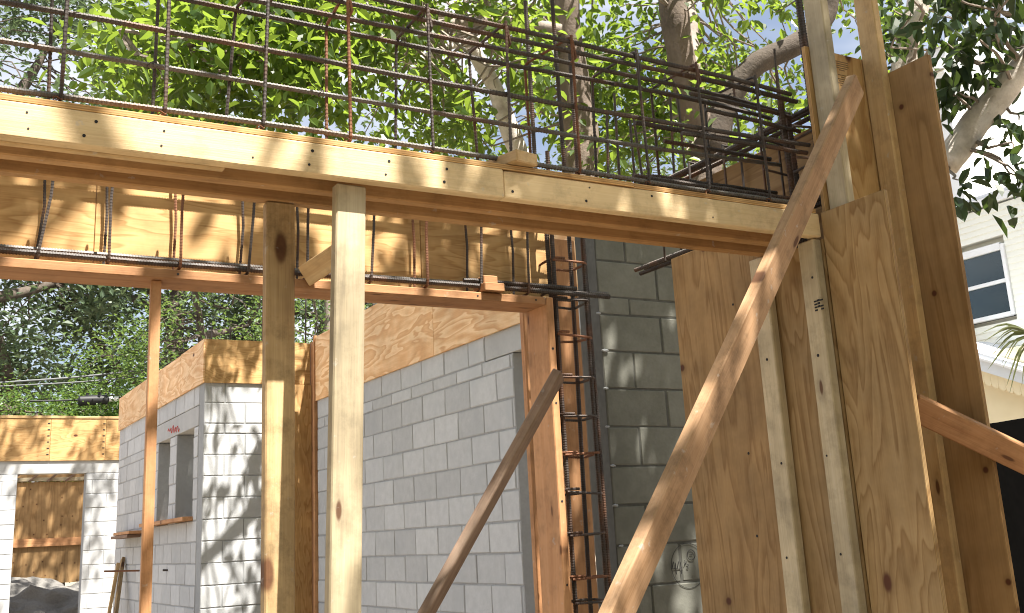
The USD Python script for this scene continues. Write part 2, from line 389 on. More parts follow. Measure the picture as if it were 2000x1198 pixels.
rough('roof_metal', (0.60, 0.64, 0.70), (0.70, 0.74, 0.80), scale=2, bump=0.02, spread=0.01, rough_=0.4)
rough('black_fabric', (0.008, 0.008, 0.008), (0.016, 0.015, 0.014), scale=20, bump=0.2, spread=0.0)
rough('room_dark', (0.02, 0.022, 0.02), (0.03, 0.032, 0.03), scale=3, bump=0.0, spread=0.0)
rough('cable_rubber', (0.015, 0.015, 0.017), (0.03, 0.03, 0.033), scale=10, bump=0.1, spread=0.0, rough_=0.5)
rough('cable_metal', (0.09, 0.095, 0.10), (0.14, 0.145, 0.15), scale=10, bump=0.1, spread=0.0, rough_=0.5)
rough('ink', (0.02, 0.02, 0.022), (0.04, 0.038, 0.04), scale=40, bump=0.0, spread=0.0)
rough('faint_ink', (0.14, 0.09, 0.05), (0.20, 0.13, 0.07), scale=60, bump=0.0, spread=0.0)
rough('red_marker', (0.5, 0.06, 0.06), (0.6, 0.12, 0.1), scale=40, bump=0.0, spread=0.0)


def leafy(name, dark, light, back, trans=0.45, rough_=0.42, spec=0.45):
    nodes = {
        'g': ('geometry', {}),
        'r': ramp((0.0, tuple(np.array(dark) * 0.85)), (0.2, dark), (0.65, tuple((np.array(dark) + np.array(light)) / 2)), (0.95, light), (0.972, light), (0.975, (0.30, 0.21, 0.05)), (1.0, (0.22, 0.12, 0.04))),
        'rb': ramp((0.0, tuple(np.array(back) * 0.5)), (0.5, tuple(np.array(back) * 0.85)), (1.0, tuple(np.minimum(np.array(back) * 1.15, 0.85)))),
        'p': ('principled_bsdf', {'roughness': rough_, 'specular_ior_level': spec}),
        't': ('translucent_bsdf', {}), 'm': ('mix_closure', {'fac': trans})}
    links = [('g.random_per_island', 'r.fac'), ('g.random_per_island', 'rb.fac'), ('r.color', 'p.base_color'), ('rb.color', 't.color'),
             ('p.BSDF', 'm.closure1'), ('t.BSDF', 'm.closure2')]
    mat(name, nodes, links, surface='m.closure')


leafy('broad_leaf', (0.03, 0.07, 0.012), (0.14, 0.23, 0.035), (0.50, 0.70, 0.08), trans=0.5)
leafy('deep_leaf', (0.016, 0.038, 0.012), (0.05, 0.095, 0.025), (0.16, 0.26, 0.04), trans=0.3)
leafy('oak_leaf', (0.06, 0.115, 0.03), (0.20, 0.30, 0.09), (0.40, 0.58, 0.12), trans=0.42, rough_=0.5)
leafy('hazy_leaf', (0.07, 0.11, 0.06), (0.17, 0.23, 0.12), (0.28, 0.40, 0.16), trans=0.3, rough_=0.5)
leafy('bush_leaf', (0.07, 0.135, 0.03), (0.25, 0.36, 0.09), (0.36, 0.55, 0.10), trans=0.4)
leafy('palm_leaf', (0.16, 0.18, 0.08), (0.40, 0.40, 0.22), (0.3, 0.36, 0.1), trans=0.3)

mat('window_glass', {'fr': ('fresnel', {'IOR': 1.5}), 't': ('transparent_bsdf', {'color': (0.8, 0.86, 0.84)}), 'gl': ('glossy_bsdf', {'color': (1, 1, 1), 'roughness': 0.02}),
                     'm': ('mix_closure', {})}, [('fr.fac', 'm.fac'), ('t.BSDF', 'm.closure1'), ('gl.BSDF', 'm.closure2')], surface='m.closure')

# ================================================================ SETTING
# ground: one sheet, slightly uneven near the site
g = 90
gx, gy = np.meshgrid(np.linspace(-1, 1, g), np.linspace(-1, 1, g), indexing='ij')
gx = np.sign(gx) * np.abs(gx) ** 2.2 * 400; gy = np.sign(gy) * np.abs(gy) ** 2.2 * 400
gz = (meshkit.fbm(np.stack([gx * 0.7, gy * 0.7, gx * 0], -1), 4, 3) - 0.5) * 0.12
gi = np.arange(g * g).reshape(g, g)
gf = np.stack([gi[:-1, :-1], gi[1:, :-1], gi[1:, 1:], gi[:-1, 1:]], -1).reshape(-1, 4)
gf = np.vstack([gf[:, [0, 1, 2]], gf[:, [0, 2, 3]]])
single('ground', M(np.stack([gx, gy, gz - 0.06], -1).reshape(-1, 3), gf), 'sandy_soil', '', '', kind='structure', smooth=True)

# ================================================================ BLOCK WALLS
COURSES_DOWN = [2.70 - 0.2032 * k for k in range(0, 14)]          # tops of the full courses below the half course


def course_rows(top):
    """(z0, z1, odd) of the courses from the slab up to TOP, with the half-height course at 2.70-2.80."""
    rows = []
    for k in range(13):
        z1 = 2.70 - 0.2032 * k
        rows.append((max(z1 - 0.2032, 0.0), z1, k % 2))
    rows.append((2.70, 2.7985, 1))
    z = 2.7985; k = 0
    while z < top - 0.02:
        rows.append((z, min(z + 0.2032, top), k % 2)); z += 0.2032; k += 1
    return rows


def block_wall(thing, origin, u, n, length, top, holes=(), mat_='block_concrete', mort='mortar', zmin=0.5, jt=0.010, depth=0.195, name='block', zoff=0.0, lim=300, bl=0.4064):
    """Running-bond wall. u = along, n = outward normal; holes = (u0, u1, z0, z1)."""
    origin, u, n = map(lambda q: np.asarray(q, float), (origin, u, n))
    up = np.array([0, 0, 1.0])
    cnt = 0
    for z0, z1, odd in course_rows(top):
        z0 += zoff; z1 += zoff
        cuts = {0.0, length}
        x = -0.2032 if odd else 0.0
        edges = []
        while x < length:
            edges.append((max(x, 0.0), min(x + bl, length))); x += bl
        hs = [h for h in holes if h[2] < (z0 + z1) / 2 < h[3]]
        for h in hs:
            ne = []
            for a, b in edges:
                if b <= h[0] or a >= h[1]: ne.append((a, b)); continue
                if a < h[0]: ne.append((a, h[0]))
                if b > h[1]: ne.append((h[1], b))
            edges = ne
        for a, b in edges:
            if b - a < 0.035 or z1 < zmin: continue
            d = rng.normal(0, 0.0012)
            lv = lbox(b - a - jt * rng.uniform(0.6, 1.5), depth, z1 - z0 - jt * rng.uniform(0.7, 1.4), 0.005)
            lv = lv + rng.normal(0, 0.0009, lv.shape)
            c = origin + u * ((a + b) / 2) - n * (depth / 2 - d) + up * ((z0 + z1) / 2)
            tl = rng.normal(0, 0.003)
            B = np.stack([u + up * tl * 0.3, n, up])
            f = _CF if np.linalg.det(B) > 0 else _CF[:, ::-1]
            thing.part(name, M(c + lv @ B, f), mat_)
            cnt += 1
    # mortar core, recessed behind the block faces, in pieces that leave the openings free
    us = sorted({0.0, length, *[h[0] for h in holes], *[h[1] for h in holes]})
    core = None
    for a, b in zip(us[:-1], us[1:]):
        spans = [(zmin - 0.2, top)]
        for h in holes:
            if h[0] <= a + 1e-6 and h[1] >= b - 1e-6:
                ns = []
                for s0, s1 in spans:
                    if s0 < h[2]: ns.append((s0, min(s1, h[2])))
                    if s1 > h[3]: ns.append((max(s0, h[3]), s1))
                spans = ns
        for s0, s1 in spans:
            lv = lbox(b - a - 0.002, depth - 0.010, s1 - s0 - 0.002, 0.001)
            lv = np.stack([lv[:, 0], lv[:, 1], lv[:, 2]], -1)
            c = origin + u * ((a + b) / 2) - n * (depth / 2) + up * ((s0 + s1) / 2)
            B = np.stack([u, n, up]); f = _CF if np.linalg.det(B) > 0 else _CF[:, ::-1]
            m = M(c + lv @ B, f)
            core = m if core is None else core + m
    thing.part('mortar', core, mort)
    return cnt


W1X, F1Y, W2X, F2Y = 3.62, 10.60, 2.62, 17.2
# long wall receding on the right of the opening
w1 = Thing('long_block_wall', 'long grey concrete block wall with a doorway at its near end, seen behind the door frame', 'wall', (W1X, 6.26, 0))
W1E = 10.16
block_wall(w1, (W1X, W1E, 0), (0, -1, 0), (-1, 0, 0), W1E - 4.95, 3.0, holes=[(W1E - 6.262, W1E - 5.30, 0.0, 2.7985), (W1E - 6.66, W1E - 5.0, 2.7985, 3.01)])
w1.part('lintel', box(W1X + 0.003, W1X + 0.192, 5.0, 6.655, 2.803, 3.0, 'y'), 'cast_concrete')
# wall facing us at the end of the long wall
f1 = Thing('end_block_wall', 'sun dappled grey block wall end between the two wooden posts', 'wall', (3.1, F1Y, 0))
block_wall(f1, (W2X + 0.002, F1Y, 0), (1, 0, 0), (0, -1, 0), 0.92, 3.22)
w2 = Thing('window_block_wall', 'grey block wall with two narrow window openings, receding behind the thin reddish post', 'wall', (W2X, 12.8, 0))
# u runs from the near corner (Y = F1Y) away
WIN = [(10.98 - F1Y, 11.72 - F1Y, 1.887, 2.7985), (12.05 - F1Y, 12.62 - F1Y, 1.887, 2.7985)]
block_wall(w2, (W2X, F1Y + 0.20, 0), (0, 1, 0), (-1, 0, 0), 15.05 - F1Y - 0.20, 3.22,
           holes=[(a - 0.2, b - 0.2, c, d) for a, b, c, d in WIN] + [(10.80 - F1Y - 0.2, 12.9 - F1Y - 0.2, 2.7985, 3.005)])
w2.part('lintel', box(W2X + 0.002, W2X + 0.19, 10.81, 12.89, 2.803, 3.0, 'y'), 'cast_concrete')
f2 = Thing('far_block_wall', 'far sunlit block wall with an open doorway at the left edge', 'wall', (2.0, F2Y, 0))
DX0, DX1 = at(30, 1000, Y=F2Y)[0], at(165, 1000, Y=F2Y)[0]
FX0 = 0.6
block_wall(f2, (FX0, F2Y, 0), (1, 0, 0), (0, -1, 0), 3.5 - FX0, 3.0, holes=[(DX0 - FX0, DX1 - FX0, 0.0, 2.7985), (0.0, 3.5 - FX0 - 0.1, 2.7985, 3.01)])
f2.part('lintel', box(FX0, 3.4, F2Y + 0.004, F2Y + 0.19, 2.803, 3.0, 'x'), 'cast_concrete')
# pier behind the beam
PX0, PX1, PY = 3.275, 4.30, 4.70
pier = Thing('block_pier', 'dark shaded concrete block pier beside the column cage, its left edge catching sun', 'pier', (3.7, PY, 0))
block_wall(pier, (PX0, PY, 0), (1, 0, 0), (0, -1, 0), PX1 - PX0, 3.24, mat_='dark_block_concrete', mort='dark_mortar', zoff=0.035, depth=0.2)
for k in range(7):                                                 # mortar that squeezed out of the joints on the pier's left corner
    z = 2.735 - 0.2032 * k + 0.035 * (k > 0) * 0
    a = trimesh.creation.icosphere(subdivisions=2, radius=0.02)
    v = a.vertices * np.array([1.2, 0.5, 0.45]) * rng.uniform(0.6, 1.1) + (meshkit.noise(a.vertices * 90, k)[:, None] - 0.5) * 0.006
    pier.part('mortar_squeeze', M(v + [PX0 - 0.004 + rng.uniform(-0.01, 0.03), PY - 0.006, z], a.faces), 'mortar', smooth=True)
# handwriting and a pencilled circle on the pier
def stroke(pts, r=0.0022):
    return tube(np.asarray(pts, float), r, 5)
mk = None
c0 = at(1330, 1110, Y=PY - 0.004)
for k, (du, s) in enumerate(((-0.045, 1.0), (-0.01, 1.0))):
    o = c0 + [du, 0, 0]
    for q in ([(0.0, 0.035), (-0.014, 0.0), (0.016, 0.002)], [(0.010, 0.03), (0.012, -0.03)]):
        m = stroke([o + [a, 0, b] for a, b in q]); mk = m if mk is None else mk + m
o = c0 + [0.03, 0, 0.02]
for q in ([(0.0, 0.02), (0.001, 0.002)], [(-0.008, -0.008), (0.014, 0.012)], [(0.012, -0.004), (0.02, -0.002), (0.02, -0.01), (0.011, -0.022), (0.022, -0.022)]):
    mk = mk + stroke([o + [a, 0, b] for a, b in q], 0.0016)
th = np.linspace(0, 2 * math.pi, 40)
cc = at(1350, 1084, Y=PY - 0.004)
mk = mk + stroke(np.stack([cc[0] + 0.026 * np.cos(th), np.full(40, cc[1]), cc[2] + 0.026 * np.sin(th)], -1), 0.0018)
mk = mk + stroke([cc + [-0.01, 0, 0.003], cc + [0.01, 0, 0.003]], 0.0018)
cc = at(1345, 1105, Y=PY - 0.004)
mk = mk + stroke(np.stack([cc[0] + 0.115 * np.cos(th), np.full(40, cc[1]), cc[2] + 0.115 * np.sin(th)], -1), 0.0012)
pier.part('pencil_marks', mk, 'ink')
# red crayon scrawl on the window lintel
sc = []
c0 = at(338, 838, X=W2X - 0.004)
for k in range(16):
    sc.append(c0 + [0, 0.25 - k * 0.036, 0.032 * math.sin(k * 2.1) - 0.002 * k + (0.025 if k % 5 == 2 else 0)])
w2.part('crayon_marks', stroke(smooth_path(sc, 0.02), 0.0035), 'red_marker')

# ================================================================ PLYWOOD BAND FORMS ON TOP OF THE WALLS
T19 = 0.019
bf1 = Thing('long_wall_top_form', 'orange plywood band with swirling grain along the top of the long block wall', 'formwork', (W1X, 8, 3.0))
ys = [4.95, at(850, 640, X=W1X)[1], 8.9, W1E]
for a, b in zip(ys[:-1], ys[1:]):
    bf1.part('plywood_panel', box(W1X - T19, W1X - 0.001, a + 0.002, b - 0.002, 2.975, 3.62 + rng.normal(0, 0.004), 'y', 0.002), 'orange_plywood')
bf2 = Thing('window_wall_top_form', 'orange plywood band along the top of the wall with the two windows', 'formwork', (W2X, 13, 3.2))
ys = [F1Y - T19, 11.55, 12.55, 13.25, 15.08]
for a, b in zip(ys[:-1], ys[1:]):
    bf2.part('plywood_panel', box(W2X - T19, W2X - 0.001, a + 0.002, b - 0.002, 3.195, 3.63 + rng.normal(0, 0.004), 'y', 0.002), 'orange_plywood')
bf3 = Thing('end_wall_top_form', 'sunlit plywood panel capping the wall end between the posts', 'formwork', (3.1, F1Y, 3.2))
bf3.part('plywood_panel', box(W2X + 0.001, 3.695, F1Y - T19, F1Y - 0.001, 3.195, 3.63, 'x', 0.002), 'golden_plywood')
bf4 = Thing('far_wall_top_form', 'sunlit plywood band on top of the far block wall', 'formwork', (2.0, F2Y, 3.0))
xs = [FX0, at(98, 860, Y=F2Y)[0], at(206, 860, Y=F2Y)[0], 3.5]
for a, b in zip(xs[:-1], xs[1:]):
    pp = bf4.part('plywood_panel', box(a + 0.002, b - 0.002, F2Y - T19, F2Y - 0.001, 2.985, 3.60, 'x', 0.002), 'golden_plywood')
    for k in range(6):                                            # screw plates along the seams
        bf4.part('screw_head', box(b - 0.045, b - 0.012, F2Y - T19 - 0.004, F2Y - T19 + 0.001, 3.07 + k * 0.09, 3.085 + k * 0.09), 'ink')
bf4.part('cap_board', box(FX0, 3.5, F2Y - 0.03, F2Y + 0.06, 3.603, 3.64, 'x'), 'spruce_lumber')
# tall corner form between the end wall and the long wall
cf = Thing('corner_column_form', 'tall golden plywood corner form with a board edge, right of the cracked wooden post', 'formwork', (3.6, F1Y, 0))
cf.part('plywood_panel', box(3.50, 3.699, F1Y - 0.045, F1Y - 0.026, 0.2, 3.19, 'z', 0.002), 'golden_plywood')
cf.part('side_board', box(3.702, 3.74, W1E + 0.02, F1Y + 0.02, 0.2, 3.64, 'z'), 'fir_lumber')
cf.part('corner_board', box(W1X - 0.03, W1X + 0.06, W1E + 0.003, W1E + 0.041, 0.2, 3.63, 'z'), 'fir_lumber')
# sill boards in the windows
single('sill_board', box(W2X - 0.10, W2X + 0.12, 10.95, 13.05, 1.892, 1.93, 'y'), 'fir_lumber', 'orange board laid across the two narrow window openings', 'board')
single('sill_board', box(W2X - 0.16, W2X + 0.02, 13.3, 14.3, 1.83, 1.865, 'y'), 'fir_lumber', 'short orange board sticking out of the wall left of the thin reddish post', 'board')
single('sill_board', box(W2X - 0.17, W2X - 0.02, 13.35, 14.4, 1.79, 1.826, 'y'), 'brown_lumber', 'dark board tucked under the short orange board left of the thin post', 'board')
# rebar stubs poking out of the window wall
for (px, py, Y, L), lab in zip(((205, 1115, 15.0, 0.9), (318, 1113, 12.4, 0.22)), ('thin steel rod crossing in front of the leaning boards', 'short steel stub poking from the wall under the right window')):
    p = at(px, py, X=W2X - 0.05)
    if px < 300:
        single('steel_rod', plain_bar([at(204, 1116, X=W2X - 0.35), at(272, 1115, X=W2X - 0.02)], 0.012), 'rusty_bar_steel', lab, 'rod')
    else:
        single('steel_rod', plain_bar([at(318, 1114, X=W2X - 0.05), at(337, 1114, X=W2X + 0.05)], 0.012), 'bar_steel', lab, 'rod')
# leaning boards
for (b, t, w), lab, mm in (((at(222, 1230, X=W2X - 0.20), at(240, 1092, X=W2X - 0.03), 0.089), 'wide brown board leaning on the wall left of the thin post', 'stained_lumber'),
                           ((at(207, 1230, X=W2X - 0.24), at(231, 1100, X=W2X - 0.10), 0.04), 'narrow pale batten leaning beside the wide brown board', 'spruce_lumber')):
    d = (b - t) / np.linalg.norm(b - t)
    b = b + d * max(0, (b[2]) / -d[2])
    single('leaning_board', board(b, t, (0, 1, 0), w, 0.038), mm, lab, 'board')

# ---- behind the far doorway: another form wall and a heap of sand
dw = Thing('rear_wall_form', 'shaded plywood form wall seen through the far doorway', 'formwork', (2.4, 20.0, 1.2))
dw.part('plywood_panel', box(0.8, 4.2, 20.0, 20.019, 1.93, 2.86, 'z', 0.002), 'bright_knotty_plywood')
dw.part('plywood_panel', box(0.8, 4.2, 20.0, 20.019, 1.20, 1.925, 'z', 0.002), 'bright_knotty_plywood')
dw.part('rail', box(0.8, 4.2, 19.955, 19.997, 1.80, 1.93, 'x'), 'fir_lumber')
dw.part('top_rail', box(0.8, 4.2, 19.955, 19.997, 2.87, 2.93, 'x'), 'pale_lumber')
dw.part('plywood_panel', box(0.8, 4.2, 20.04, 20.059, 2.87, 3.5, 'x', 0.002), 'bright_knotty_plywood')
for k in range(5):
    x = 1.75 + 0.29 * k
    dw.part('rib', board((x, 19.93, 2.86), (x + 0.16, 19.93, 3.0), (0, 1, 0), 0.05, 0.03), 'brown_lumber')
hp = trimesh.creation.icosphere(subdivisions=5, radius=1.0)
hv = hp.vertices * [2.6, 1.2, 1.25]
hv *= 1 + 0.55 * (meshkit.fbm(hp.vertices * 5, 5, 8)[:, None] - 0.5)
single('sand_heap', M(hv + [2.3, 19.0, -0.05], hp.faces), 'sand_heap', 'grey heap of sand behind the far doorway', 'sand heap', smooth=True)

# ================================================================ BEAM FORM A (near, top)
ZB, ZT = 2.556, 2.645
A0, A1 = -0.7, at(1604, 440, Y=2.6)[0]
JX = at(985, 375, Y=2.6)[0]
fa = Thing('beam_form', 'long pale timber beam form carrying the big rebar cage across the top', 'formwork', (1.2, 2.75, ZB))
fa.part('front_board', box(A0, JX - 0.001, 2.597, 2.635, ZB, ZT, 'x', 0.004), 'front_lumber')
fa.part('front_board', box(JX + 0.001, A1, 2.604, 2.642, ZB + 0.003, ZT, 'x', 0.004), 'front_lumber')
fa.part('backing_strip', box(A0, at(440, 330, Z=ZB)[0], 2.638, 2.664, ZB - 0.002, ZT - 0.006, 'x'), 'spruce_lumber')
fa.part('stringer', box(A0, A1 - 0.005, 2.728, 2.768, ZB, ZT, 'x', 0.004), 'soffit_lumber')
fa.part('stringer', box(A0, at(1492, 503, Z=ZB)[0], 2.855, 2.895, ZB, ZT, 'x', 0.004), 'soffit_lumber')
fa.part('soffit_panel', box(A0, 1.98, 2.600, 2.915, ZT + 0.001, ZT + 0.018, 'x', 0.002), 'golden_plywood')
fa.part('soffit_panel', box(1.983, A1 - 0.01, 2.606, 2.915, ZT + 0.001, ZT + 0.018, 'x', 0.002), 'golden_plywood')
ZS = ZT + 0.018
b0 = at(1002, 329, Y=2.585)
single('scrap_block', board((1.575, 2.575, ZS + 0.021), (1.52, 2.80, ZS + 0.023), (1, 0.1, 0), 0.089, 0.038, 0.004), 'spruce_lumber', 'small sunlit wood block lying on top of the beam form', 'wood block')

# ================================================================ REBAR CAGE A
ca = Thing('beam_rebar_cage', 'large open rebar cage of long bars and stirrups above the near timber beam', 'rebar cage', (1.2, 2.76, ZS))
YF, YBK, ZLO, ZMI, ZHI = 2.655, 2.875, 2.698, 2.918, 3.140


def sag(x0, x1, y, z, a=0.004, seed=0, end=0.0):
    xs_ = np.linspace(x0, x1, 14)
    rr = np.random.default_rng(seed)
    dz = a * np.sin((xs_ - x0) * 2.4 + rr.uniform(0, 6)) + rr.normal(0, 0.0008, 14)
    dy = a * np.sin((xs_ - x0) * 1.9 + rr.uniform(0, 6))
    k = np.clip((xs_ - 2.35) / 0.6, 0, 1) ** 2 * end
    return np.stack([xs_, y + dy, z + dz + k], -1)


bars = [(YF, ZLO, 'bright_bar_steel'), (2.73, ZLO, 'bar_steel'), (2.80, ZLO, 'bar_steel'), (YBK, ZLO, 'bar_steel'),
        (YF, ZMI, 'bar_steel'), (YBK, ZMI, 'bright_bar_steel'),
        (YF, ZHI, 'bar_steel'), (2.707, ZHI, 'bar_steel'), (2.795, ZHI, 'bar_steel'), (YBK, ZHI, 'bar_steel')]
for k, (y, z, mm) in enumerate(bars):
    ca.part('long_bar', rebar(sag(A0, 2.78 + 0.06 * (k % 3), y, z, 0.004, k, -0.03 if z > 3 else (0.012 if z > 2.8 else 0.0)), 0.0073), mm)
# extra lap bars near the column
ca.part('long_bar', rebar(sag(2.18, 2.86, 2.83, 2.985, 0.004, 77), 0.0082), 'bar_steel')
ca.part('long_bar', rebar(sag(2.05, 2.80, 2.69, 2.722, 0.002, 78), 0.0082), 'bar_steel')
ca.part('long_bar', rebar(sag(2.25, 2.84, 2.85, 2.80, 0.003, 79), 0.0082), 'bar_steel')
ca.part('long_bar', rebar(sag(2.20, 2.84, 2.86, 2.775, 0.003, 80), 0.0082), 'bar_steel')
for k, (x0, y, z) in enumerate(((2.30, 2.68, 3.122), (2.12, 2.84, 3.120), (2.38, 2.76, 3.10), (2.25, 2.66, 2.895), (2.34, 2.87, 2.945), (2.42, 2.72, 3.03), (1.95, 2.866, 2.70))):
    ca.part('long_bar', rebar(sag(x0, 2.83 + 0.02 * (k % 3), y, z, 0.005, 90 + k, -0.02 if z > 3 else 0.0), 0.0075), 'bar_steel')


def stirrup(x, lean, mm, r=0.0047, seed=0):
    rr = np.random.default_rng(seed)
    yf, yb, z0, z1 = YF - 0.013, YBK + 0.013, ZLO - 0.013, ZHI + 0.014
    q = []
    dx = rr.normal(0, 0.006)
    corners = [(x + dx, yf, z1 - 0.07), (x + dx, yf, z1), (x + lean, yb, z1), (x + lean + rr.normal(0, 0.012), yb, z0), (x, yf, z0), (x + dx, yf, z1 + 0.004)]
    hook = (x + dx + 0.014, yf + 0.03, z1 - 0.075)
    pts = [np.array(c) for c in corners]
    out = [np.array(hook)]
    pts[0] = pts[0] + [0.012, 0.0, 0]
    for i, c in enumerate(pts):
        if 0 < i < len(pts) - 1:
            for t in (0.15, 0.5, 0.85):
                pa, pb = pts[i - 1], pts[i + 1]
                da = (pa - c) / np.linalg.norm(pa - c); db = (pb - c) / np.linalg.norm(pb - c)
                R = 0.022
                s0, s1 = c + da * R, c + db * R
                out.append((1 - t) ** 2 * s0 + 2 * t * (1 - t) * c + t ** 2 * s1)
        else:
            out.append(c)
    return rebar(np.array(out), r, 0.012, 6)


STA = [(118, 190, 'bar_steel'), (320, 232, 'bar_steel'), (512, 260, 'bar_steel'), (682, 278, 'rusty_bar_steel'), (843, 300, 'bar_steel'),
       (995, 320, 'bar_steel'), (1130, 340, 'rusty_bar_steel'), (1265, 362, 'bar_steel'), (1382, 378, 'bar_steel'), (1500, 392, 'bar_steel')]
sx_all = [0.02] + [at(a, b, Y=YF)[0] for a, b, _ in STA]
mm_all = ['bar_steel'] + [c for _, _, c in STA]
for k, (x, mm) in enumerate(zip(sx_all, mm_all)):
    ca.part('stirrup', stirrup(x, rng.normal(-0.005, 0.02), mm, seed=k), mm)
    # twisted tie wire at the lower front corner
    w = [np.array([x - 0.008, YF - 0.012, ZLO - 0.012]) + 0.010 * np.array([math.cos(t), math.sin(t) * 0.8, 0.3 * math.sin(2 * t)]) for t in np.linspace(0, 8, 22)]
    w += [w[-1] + [-0.01, -0.012, -0.016], w[-1] + [-0.022, -0.012, -0.022]]
    ca.part('tie_wire', tube(w, 0.0016, 4), 'rusty_bar_steel')
    for (yy, zz) in ((YF, ZMI), (YF, ZHI), (YBK, ZMI), (YBK, ZHI), (2.707, ZHI), (2.795, ZHI)):
        if rng.uniform() < 0.7:
            c = np.array([x + rng.normal(0, 0.003), yy, zz])
            w = [c + 0.0105 * np.array([math.cos(t) * 0.8, math.sin(t), 0.8 * math.cos(t + 0.6)]) for t in np.linspace(0, 6.6, 18)]
            w += [w[-1] + rng.normal(0, 0.007, 3), w[-1] + rng.normal(0, 0.016, 3) + [0, -0.006, 0.006]]
            ca.part('tie_wire', tube(w, 0.0014, 4), 'bar_steel')

# ================================================================ POSTS
def post(px_t, px_b, Y, w, d, zt, mm, label, Yd=None):
    """Post from its top pixel to its bottom pixel at front face Y, carried down to the ground."""
    a, b = at(*px_t, Y=Y), at(*px_b, Y=Y)
    dr = (b - a) / (b[2] - a[2])
    top = a + dr * (zt - a[2]); bot = a + dr * (0.0 - a[2])
    off = np.array([0, d / 2, 0])
    return single('timber_post', board(bot + off, top + off, (1, 0, 0), w, d, 0.004), mm, label, 'post')


post((687, 360), (675, 1198), 2.640, 0.086, 0.038, ZB - 0.001, 'pale_lumber', 'pale grey white timber post with dappled sun, standing in front under the beam form')
post((549, 380), (547, 1198), 2.858, 0.083, 0.038, ZB - 0.001, 'stained_lumber', 'stained cracked timber post with big dark knots, second under the beam form')
a, b = at(303, 560, Y=4.14), at(277, 1198, Y=4.14)

# ================================================================ BEAM FORM B (rear) WITH DOOR FRAME
HZ0, HZ1 = 2.610, 2.648
fb = Thing('door_frame_form', 'orange plank header and right jamb framing the opening, with a plywood back panel above', 'formwork', (1.5, 4.2, 0))
fb.part('header', box(-0.6, 2.553, 4.085, 4.275, HZ0, HZ1, 'x', 0.004), 'fir_lumber')
fb.part('jamb', box(2.556, 2.594, 4.085, 4.275, 0.0, HZ1, 'z', 0.004), 'fir_lumber')
fb.part('jamb', box(2.598, 2.634, 4.15, 4.275, 0.0, HZ1 - 0.02, 'z', 0.004), 'fir_lumber', label='second jamb board behind the first')
xs = [-0.6, 0.62, 2.02, 2.70]
for a_, b_ in zip(xs[:-1], xs[1:]):
    fb.part('back_panel', box(a_ + 0.001, b_ - 0.001, 4.279, 4.298, HZ0 + 0.01, 3.22, 'x', 0.002), 'golden_plywood')
fb.part('top_rail', box(-0.6, 2.70, 4.300, 4.338, 3.12, 3.215, 'x'), 'spruce_lumber')
tp = board((0.815 + 0.004, 4.20, 0.0), (0.868, 4.20, HZ0 - 0.001), (0, 1, 0), 0.089, 0.038, 0.003)
a, b = at(304, 560, Y=4.16), at(283, 1198, Y=4.16)
dr = (b - a) / (b[2] - a[2])
single('timber_post', board(a - dr * a[2], a + dr * (HZ0 - 0.001 - a[2]), (0.15, 1, 0), 0.089, 0.038, 0.004), 'fir_lumber', 'thin reddish timber post holding up the left of the plank header', 'post')
# cage B: two bottom bars, upper bars, U stirrups
cb = Thing('header_rebar_cage', 'smaller rebar cage lying on the plank header in front of the plywood panel', 'rebar cage', (1.5, 4.2, HZ1))
for k, (y, z, x1, mm) in enumerate(((4.115, 2.679, 2.93, 'bar_steel'), (4.205, 2.712, 2.99, 'bright_bar_steel'), (4.115, 3.05, 2.9, 'bar_steel'), (4.235, 3.05, 2.9, 'bar_steel'), (4.12, 2.705, 2.75, 'bar_steel'))):
    cb.part('long_bar', rebar(sag(-0.6 if k < 4 else 2.15, x1, y, z, 0.003, 30 + k), 0.0105), mm)
STB = [(75, 495), (212, 512), (352, 522), (485, 532), (600, 540), (725, 548), (835, 556), (940, 570), (1033, 578)]
for k, (px, py) in enumerate(STB):
    x = at(px, py, Y=4.105)[0]
    l = rng.normal(0, 0.01)
    pts = [(x + l + 0.01, 4.10, 3.12), (x + l, 4.10, 2.9), (x, 4.10, 2.685), (x, 4.107, 2.668), (x, 4.125, 2.662), (x + 0.003, 4.225, 2.664), (x + 0.003, 4.245, 2.668), (x + 0.005, 4.25, 2.69), (x + l * 0.5 + 0.01, 4.25, 2.9), (x + l * 0.5, 4.25, 3.12)]
    cb.part('stirrup', rebar(pts, 0.0055, 0.012, 6), 'rusty_bar_steel' if k % 4 == 2 else 'bar_steel')
p = at(954, 575, Y=4.10)
single('scrap_block', box(2.225, 2.325, 4.06, 4.17, 2.652, 2.690, 'x', 0.003) + box(2.235, 2.305, 4.085, 4.15, 2.691, 2.728, 'x', 0.003), 'fir_lumber', 'two small wood scraps stacked on the plank header near its right end', 'wood block')
pa, pb = at(607, 538, Y=4.02), at(668, 492, Y=3.90)
single('scrap_plank', board(pa + [0, 0.06, 0.012], pb + [0, -0.02, 0.0], np.cross(pb - pa, _F), 0.089, 0.038, 0.003), 'spruce_lumber', 'short broken plank slanting up from the header between the two front posts', 'plank')

